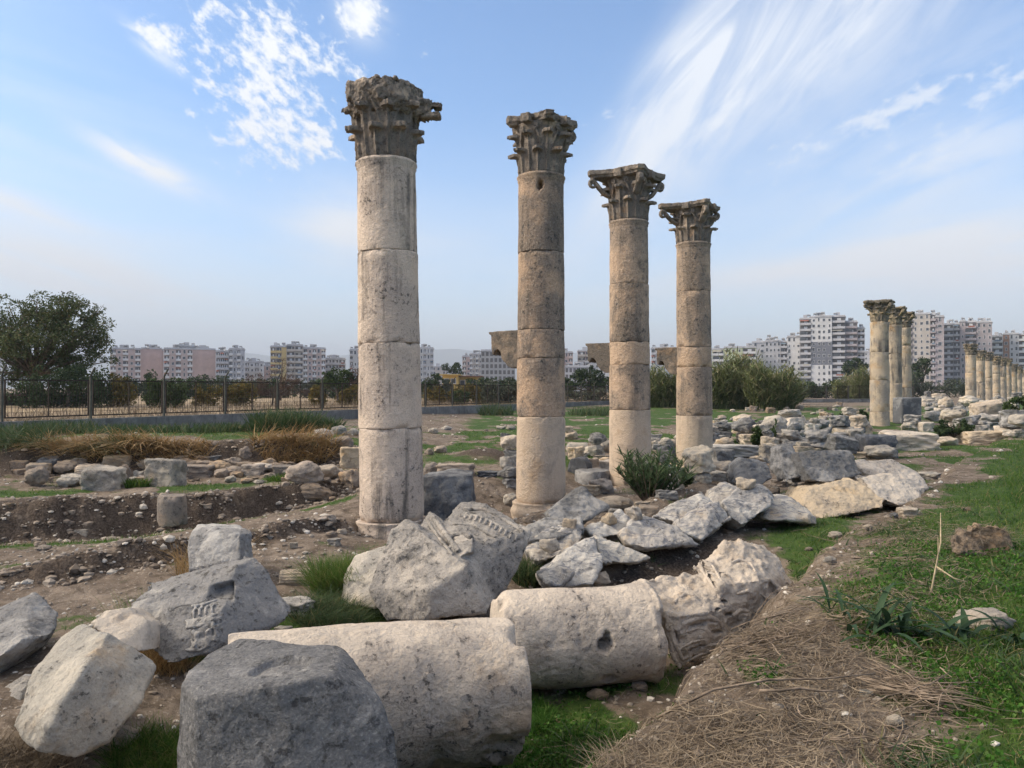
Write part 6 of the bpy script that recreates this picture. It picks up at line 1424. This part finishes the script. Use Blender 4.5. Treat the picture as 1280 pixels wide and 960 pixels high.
for L, x0, x1, a, b, n in ((L1, -10.5, -2.6, -.8, .35, 1300), (L2, -6.2, -1.9, -.5, .25, 500), (L3, -13, -2.5, -.7, .5, 800)):
    q = nrg.uniform(x0, x1, n); xx.append(q); yy.append(lerp_pts(q, L) + nrg.uniform(a, b, n) - .45 * fbm2(q / 1.7, lerp_pts(q, L) / 1.7, 3, 1))
xx = np.concatenate(xx); yy = np.concatenate(yy)
pebbles('rubble', xx, yy, np.minimum(.09, np.exp(nrg.normal(math.log(.020), .75, len(xx)))), leaf_mat('earth_stones', (0.15, 0.12, 0.095), (0.34, 0.285, 0.23), (0.48, 0.44, 0.38), 1.2, 0), 'small stones sticking out of the cut earth walls')
# ------------------------------------------------------------------ single plants inside the site
def around(px, bot, rx, ry, n, Z=None):
    c = P(px, bot, Z) if Z else G(px, bot); k = c.y / FP
    a = nrg.uniform(0, 6.283, n); q = np.sqrt(nrg.uniform(0, 1, n)); x = c.x + np.cos(a) * q * rx * k; y = c.y + np.sin(a) * q * ry * k
    return on_ground(x, y, -.02), k
def clump(name, label, px, bot, rx, hpx, n, w, mat, cat, lean=(.2, .9), ry=None, Z=None, group=None, curl=.5, direction=None, wild=.4):
    B, k = around(px, bot, rx, ry or rx, n, Z)
    d = None if direction is None else direction + nrg.normal(0, wild, n)
    return blades(name, B, hpx * k * nrg.uniform(.45, 1.1, n), w * nrg.uniform(.7, 1.3, n), nrg.uniform(*lean, n), mat, nrg, label, cat, group, curl=curl, seg=4, direction=d)
clump('grass_tuft', 'tall bright green grass tuft left of the large cornice block', 432, 742, 40, 58, 3800, .008, 'tuft', 'grass tuft', lean=(.1, .8), ry=22)
clump('grass_tuft', 'loose green and straw coloured weeds under the leaning grey stone', 410, 770, 45, 34, 2200, .007, 'weed', 'grass tuft', lean=(.3, 1.2))
clump('grass_tuft', 'tall thin dry grass standing between the rusty boulder and the carved block', 190, 815, 34, 85, 900, .005, 'tuft', 'grass tuft', lean=(.1, .7), ry=20)
clump('grass_tuft', 'yellowed grass at the lower right of the carved block', 205, 835, 36, 60, 700, .005, 'gold', 'grass tuft', lean=(.2, .9), ry=16)
clump('grass_tuft', 'dark green grass in the gap before the big dark squared block', 190, 950, 50, 40, 2600, .006, 'grass', 'grass tuft', lean=(.2, .9), Z=None)
clump('grass_tuft', 'straw coloured grass at the bottom left corner', 30, 955, 70, 40, 1500, .005, 'straw', 'grass tuft', lean=(.3, 1.2), ry=30)
clump('grass_tuft', 'thin dry stalks in front of the weedy grey block', 262, 712, 42, 52, 420, .008, 'gold', 'grass tuft', lean=(.2, 1.0))
clump('grass_tuft', 'green grass tuft right of the big grey block in the stone row', 172, 610, 14, 15, 500, .02, 'grass', 'grass tuft', lean=(.1, .6))
clump('grass_tuft', 'green weed patch in the stone row right of the middle', 355, 600, 20, 10, 500, .02, 'grass', 'grass tuft', lean=(.1, .6))
clump('grass_tuft', 'dark green weeds between the cornice and the striped marble', 660, 730, 16, 40, 700, .012, 'weed', 'grass tuft', lean=(.1, .8))
clump('grass_tuft', 'green leafy weeds under the holed drum', 640, 905, 50, 26, 3000, .007, 'clover', 'grass tuft', lean=(.2, 1.0))
clump('grass_tuft', 'wiry dry grass at the lower edge of the fallen capital', 965, 802, 44, 34, 700, .004, 'straw', 'grass tuft', lean=(.3, 1.3), ry=26)
clump('grass_tuft', 'long dry straw tuft hanging over the bank edge near the lying drum', 800, 955, 60, 36, 700, .004, 'straw', 'grass tuft', lean=(.3, 1.4))
clump('grass_tuft', 'yellowish straw tuft in the lower right foreground', 905, 960, 70, 30, 500, .004, 'straw', 'grass tuft', lean=(.4, 1.5))
# dry grass hanging from the left bank
LG = 'dry grass hanging over the left earth bank'
ddir = math.atan2(-1, -.2)
for i, (px, bot, rx, h, n, mat, lab) in enumerate(((30, 572, 34, 40, 700, 'weed', 'green reeds at the left end of the bank, by the dark stone'), (85, 572, 34, 34, 420, 'gold', 'golden dry grass hanging above the pointed and low pale stones'),
        (135, 562, 36, 34, 480, 'gold', 'golden dry grass hanging above the fluted drum'), (180, 562, 30, 34, 420, 'gold', 'golden dry grass hanging above the largest white boulder'), (150, 570, 20, 30, 500, 'weed', 'green tuft hanging in the middle of the golden grass'),
        (225, 548, 40, 22, 800, 'gold', 'thin dry grass above the bare earth bank'), (345, 560, 30, 30, 430, 'gold', 'golden dry grass clump right of the round brown stone'), (390, 562, 32, 34, 520, 'gold', 'golden dry grass sloping down toward the thick column'))):
    if i in (6, 7):
        clump('dry_grass_clump', lab, px, bot, rx, h, n, .026, mat, 'dry grass', lean=(.2, 1.6), ry=30, group=LG, direction=math.atan2(-1, .8), wild=1.1, curl=.7)
    else:
        clump('dry_grass_clump', lab, px, bot, rx, h, n, .026, mat, 'dry grass', lean=(.3, 1.7), ry=26, group=LG, direction=ddir, wild=1.3, curl=.8, Z=19.2)
for px, bot, rx, h, n, lab in ((355, 536, 40, 34, 1500, 'grey green tall weeds on top of the bank before the fence'), (400, 538, 26, 24, 800, 'grey green weeds on the bank close to the thick column'), (60, 540, 60, 20, 1200, 'green grass fringe on the bank before the fence at the left'), (170, 538, 60, 14, 1000, 'green grass fringe on the bank below the second fence panel'), (270, 540, 40, 16, 700, 'greyish weeds on the bank below the third fence panel'),
        (620, 515, 22, 18, 500, 'tall yellow green weeds by the fence left of the brown column'), (750, 512, 40, 14, 900, 'green weeds along the fence between the brown and tan columns')):
    clump('weed_clump', lab, px, bot, rx, h, n, .035, 'weed', 'weeds', lean=(.1, .6), Z=(24 if bot > 530 else 50), group='weeds along the fence')
# tall dry grass in the field, and cane thickets
n = 26000; s0 = nrg.uniform(0, 1, n); yy = 16 + 75 * s0 ** 1.3; xx = (-15.8 + (yy - 27) * .53) - np.exp(nrg.uniform(math.log(.5), math.log(26), n))
blades('dry_field_grass', on_ground(xx, yy), nrg.uniform(.25, .75, n), nrg.uniform(.02, .05, n), nrg.uniform(.1, .7, n), 'straw', nrg, 'pale dry grass of the field beyond the fence', 'dry grass', kind='stuff', seg=2)
def cane(label, px, bot, rx, hpx, Z, n=900):
    k = Z / FP; a = nrg.uniform(0, 6.283, n); q = np.sqrt(nrg.uniform(0, 1, n)); cx = (px - 640) * k
    x = cx + np.cos(a) * q * rx * k; y = Z + np.sin(a) * q * rx * k * .35; B = on_ground(x, y, -.05)
    root = thing('cane_thicket', label, 'cane thicket', (cx, Z, gz(cx, Z)), group='cane thickets behind the columns')
    off = np.array(root.location); h = hpx * 1.15 * k * nrg.uniform(.35, 1.1, n) * (1 - .08 * q ** 2) * (1 + .28 * fbm2(x / 1.1, y / 1.1, 2, 91))
    blades('stems', B - off, h, np.full(n, .07), nrg.uniform(0, .35, n), 'reed', nrg, curl=.6, seg=4, parent=root)
    m = n * 7; i = nrg.integers(0, n, m); f = nrg.uniform(.25, .98, m); C = B[i] - off; C[:, 2] += h[i] * f
    C[:, :2] += nrg.normal(0, .12, (m, 2)) * (1 + f[:, None] * 2)
    blades('leaves', C, nrg.uniform(.4, .9, m), nrg.uniform(.06, .12, m), nrg.uniform(.2, 1.1, m), 'reed', nrg, curl=.8, seg=3, parent=root)
    return root
cane('yellow green cane thicket between the two tan columns', 832, 500, 24, 42, 64, 700)
cane('tall cane thicket just right of the farthest tall column', 905, 505, 26, 48, 60, 900)
cane('dense dark cane thicket in the middle of the reeds', 935, 506, 28, 50, 62, 1000)
cane('leaning cane thicket at the right end of the reeds', 966, 508, 26, 44, 58, 900)
cane('small cane clump behind the distant dark fence', 1080, 500, 16, 30, 100, 500)
cane('pale cane clump behind the distant fence, left of the trio', 1058, 500, 14, 26, 104, 400)
cane('low cane growth under the thicket, right of the farthest tall column', 985, 504, 14, 26, 66, 500)
cane('broad light green cane hedge behind the farthest tall column', 890, 503, 40, 34, 72, 900)
cane('long low cane hedge left of the tall tower foot', 950, 502, 44, 34, 74, 900)
# oleander bush
def oleander(name, label, px, bot, w, h, Z, n=46, leaf=.13, mat='oleander'):
    k = Z / FP; base = P(px, bot, Z); base.z = gz(base.x, base.y) - .03
    root = thing(name, label, 'bush', base); mb = MB(); C = []; A = []
    for i in range(n):
        a = nrg.uniform(0, 6.283); L = h * k * nrg.uniform(.55, 1.08); sp = nrg.uniform(.05, 1.0) * w * k * .55
        p = [Vector((math.cos(a) * sp * .15, math.sin(a) * sp * .15, 0))]
        for f in (.35, .7, 1.0): p.append(Vector((math.cos(a) * sp * (.15 + .85 * f), math.sin(a) * sp * (.15 + .85 * f), L * f)))
        mb.tube(p, [.010, .008, .006, .003], 4)
        for j in range(26):
            f = nrg.uniform(.18, 1.0); g = f * 3; q = min(2, int(g)); pt = p[q].lerp(p[q + 1], g - q); C.append(pt); A.append(f)
    mb.build('stems', BARK, root)
    C = np.array([tuple(c) for c in C]); m = len(C)
    blades('leaves', C, np.full(m, leaf) * nrg.uniform(.7, 1.3, m), np.full(m, .030), nrg.uniform(.2, 1.4, m), mat, nrg, curl=.3, seg=3, parent=root)
    return root
oleander('oleander_bush', 'dark green narrow leaved bush at the foot of the first tan column', 812, 640, 104, 58, 11.6, 80)
oleander('oleander_bush', 'small dark leafy sprig behind the split grey stones', 860, 612, 20, 22, 13.0, 10)
# the broad leaved plant and other things on the bank
def squill(label, px, bot, n, L, w):
    c = G(px, bot); root = thing('broad_leaved_plant', label, 'plant', c)
    for i in range(n):
        a = nrg.uniform(0, 6.283); l = L * nrg.uniform(.55, 1.15); el = nrg.uniform(.35, 1.5); V = []; F = []
        o = np.array([nrg.normal(0, .10), nrg.normal(0, .06), 0]); m = 9; pos = o.copy(); th = el
        for j in range(m):
            f = j / (m - 1); ww = w * (math.sin(min(1, f * 1.5 + .18) * 1.5708) * (1 - max(0, f - .45) / .55) ** .8 + .01)
            sd_ = np.array([-math.sin(a), math.cos(a), 0]) * ww; up = np.array([0, 0, abs(ww) * .35])
            V += [pos - sd_ + up, pos, pos + sd_ + up]
            pos = pos + np.array([math.cos(a) * math.cos(th), math.sin(a) * math.cos(th), math.sin(th)]) * l / (m - 1); th -= nrg.uniform(.08, .26)
            pos[2] = max(pos[2], .01)
        for j in range(m - 1): F += [(3*j, 3*j+1, 3*j+4, 3*j+3), (3*j+1, 3*j+2, 3*j+5, 3*j+4)]
        link('leaf', mesh_np('leaf', V, F), LM['squill'], root)
    return root
squill('dark broad leaved plant sprawling on the straw right of the fallen capital', 1105, 795, 26, .46, .022)
squill('upright strap leaved plant in the lawn left of the rounded tan stone', 1185, 800, 12, .42, .024)
squill('small broad leaved plant beside the rounded tan stone in the lawn', 1268, 800, 7, .24, .03)
squill('thin leaved young plant on the straw before the fallen capital', 1060, 770, 12, .40, .013)
# bundle of dead twigs, stems, clods
M['twig'] = plain('dead_twig_bark', (0.20, 0.155, 0.115), 0.9, 0, 0.5, 14)
def twigs(name, label, cat, pts, n, L, r, spread, direction, wild):
    mb = MB(); p0 = pts[0]; root = None; c = G(*p0)
    for i in range(n):
        f = nrg.uniform(0, 1); q = G(pts[0][0] + (pts[1][0] - pts[0][0]) * f + nrg.normal(0, spread[0]), pts[0][1] + (pts[1][1] - pts[0][1]) * f + nrg.normal(0, spread[1]))
        a = direction + nrg.normal(0, wild); l = L * nrg.uniform(.4, 1.2); z = nrg.uniform(.0, .07); pp = []; b = nrg.normal(0, .25)
        for j in range(5):
            g = j / 4 - .5; x, y = q.x + math.cos(a + b * g) * l * g, q.y + math.sin(a + b * g) * l * g; pp.append((x - c.x, y - c.y, gz(x, y) + z + .01 + nrg.normal(0, .006) - c.z))
        rr = r * nrg.uniform(.5, 1.2); mb.tube(pp, [rr, rr, rr * .9, rr * .7, rr * .4], 5)
    o = link(name, mb.mesh(name, True), M['twig'], loc=c); return tag(o, label, cat)
twigs('twig_bundle', 'bundle of thin dead twigs lying at the edge of the lawn', 'twig bundle', ((1120, 862), (1185, 890)), 80, .42, .0032, (13, 9), -.55, .55)
twigs('dry_branch', 'long dead branch lying across the straw, upper one of two', 'branch', ((960, 866), (961, 866)), 1, 1.0, .010, (1, 1), .05, .05)
twigs('dry_branch', 'long thin dead branch lying across the straw, lower one of two', 'branch', ((1000, 877), (1001, 877)), 1, .8, .008, (1, 1), -.08, .05)
for q in ((((1010, 920), (1130, 935)), 30, .30, .004, (24, 12), .8, .8), (((920, 815), (1010, 790)), 110, .42, .0035, (22, 14), .6, .8), (((1060, 690), (1130, 650)), 60, .5, .004, (20, 9), .9, .7)):
    twigs('brushwood', 'scattered thin bleached brushwood on the crest of the bank', 'brushwood', *q)['kind'] = 'stuff'
c = G(1163, 742); mb = MB()
mb.tube([(0, 0, 0), (.06, .05, .16), (.14, .12, .36), (.24, .3, .55)], [.008, .007, .006, .003], 6); mb.tube([(.07, .06, .19), (.16, -.02, .12), (.24, -.05, .10)], [.006, .005, .003], 5); mb.tube([(.1, .08, .26), (.13, .14, .40)], [.005, .002], 5)
tag(link('dead_stalk', mb.mesh('dead_stalk', True), M['straw_stalk'] if 'straw_stalk' in M else plain('pale_dry_stalk', (.42, .34, .22), .9, 0, .3, 20), loc=c), 'pale bent dead stalk sticking out of the lawn', 'dead stalk')
c = G(1222, 690); k = c.y / FP
o = hero('earth_clod', 'brown layered clod wrapped in dry roots on the lawn', 'clod', [[(1184, 672, c.y), (1190, 664, c.y + .05), (1222, 653, c.y + .1), (1248, 656, c.y + .1), (1266, 668, c.y + .1), (1268, 688, c.y), (1225, 696, c.y - .1), (1190, 690, c.y - .1), (1230, 680, c.y + .6)]], M['tan'], .016, [(.3, .03, 'f'), (.12, .03, 'r'), (.05, .01, 'f')], 91)
B = np.array([tuple(Vector(v.co) + o.location) for v in o.data.vertices]); N_ = get_no(o.data); sel = nrg.choice(np.where(N_[:, 2] > -.1)[0], 900)
o2 = blades('dry_roots', B[sel] - np.array(o.location), nrg.uniform(.03, .12, 900), np.full(900, .006), nrg.uniform(.8, 2.2, 900), 'straw', nrg, curl=.9, seg=3, parent=o)
# ------------------------------------------------------------------ the air
HAZE = 0.00026
hm = bpy.data.materials.new('pale_air'); hm.use_nodes = True; t = NT(hm.node_tree); t.n.clear()
out = t.new('ShaderNodeOutputMaterial'); pv = t.new('ShaderNodeVolumePrincipled'); pv.inputs['Density'].default_value = HAZE; pv.inputs['Color'].default_value = (0.72, 0.80, 0.92, 1); pv.inputs['Anisotropy'].default_value = 0.0
t.l.new(pv.outputs[0], out.inputs['Volume'])
mb = MB(); mb.box(-14600, -14600, -8, 14600, 14600, 460)
o = link('haze', mb.mesh('haze'), hm); tag(o, 'faint pale haze in the air over the plain', 'haze', kind='stuff')
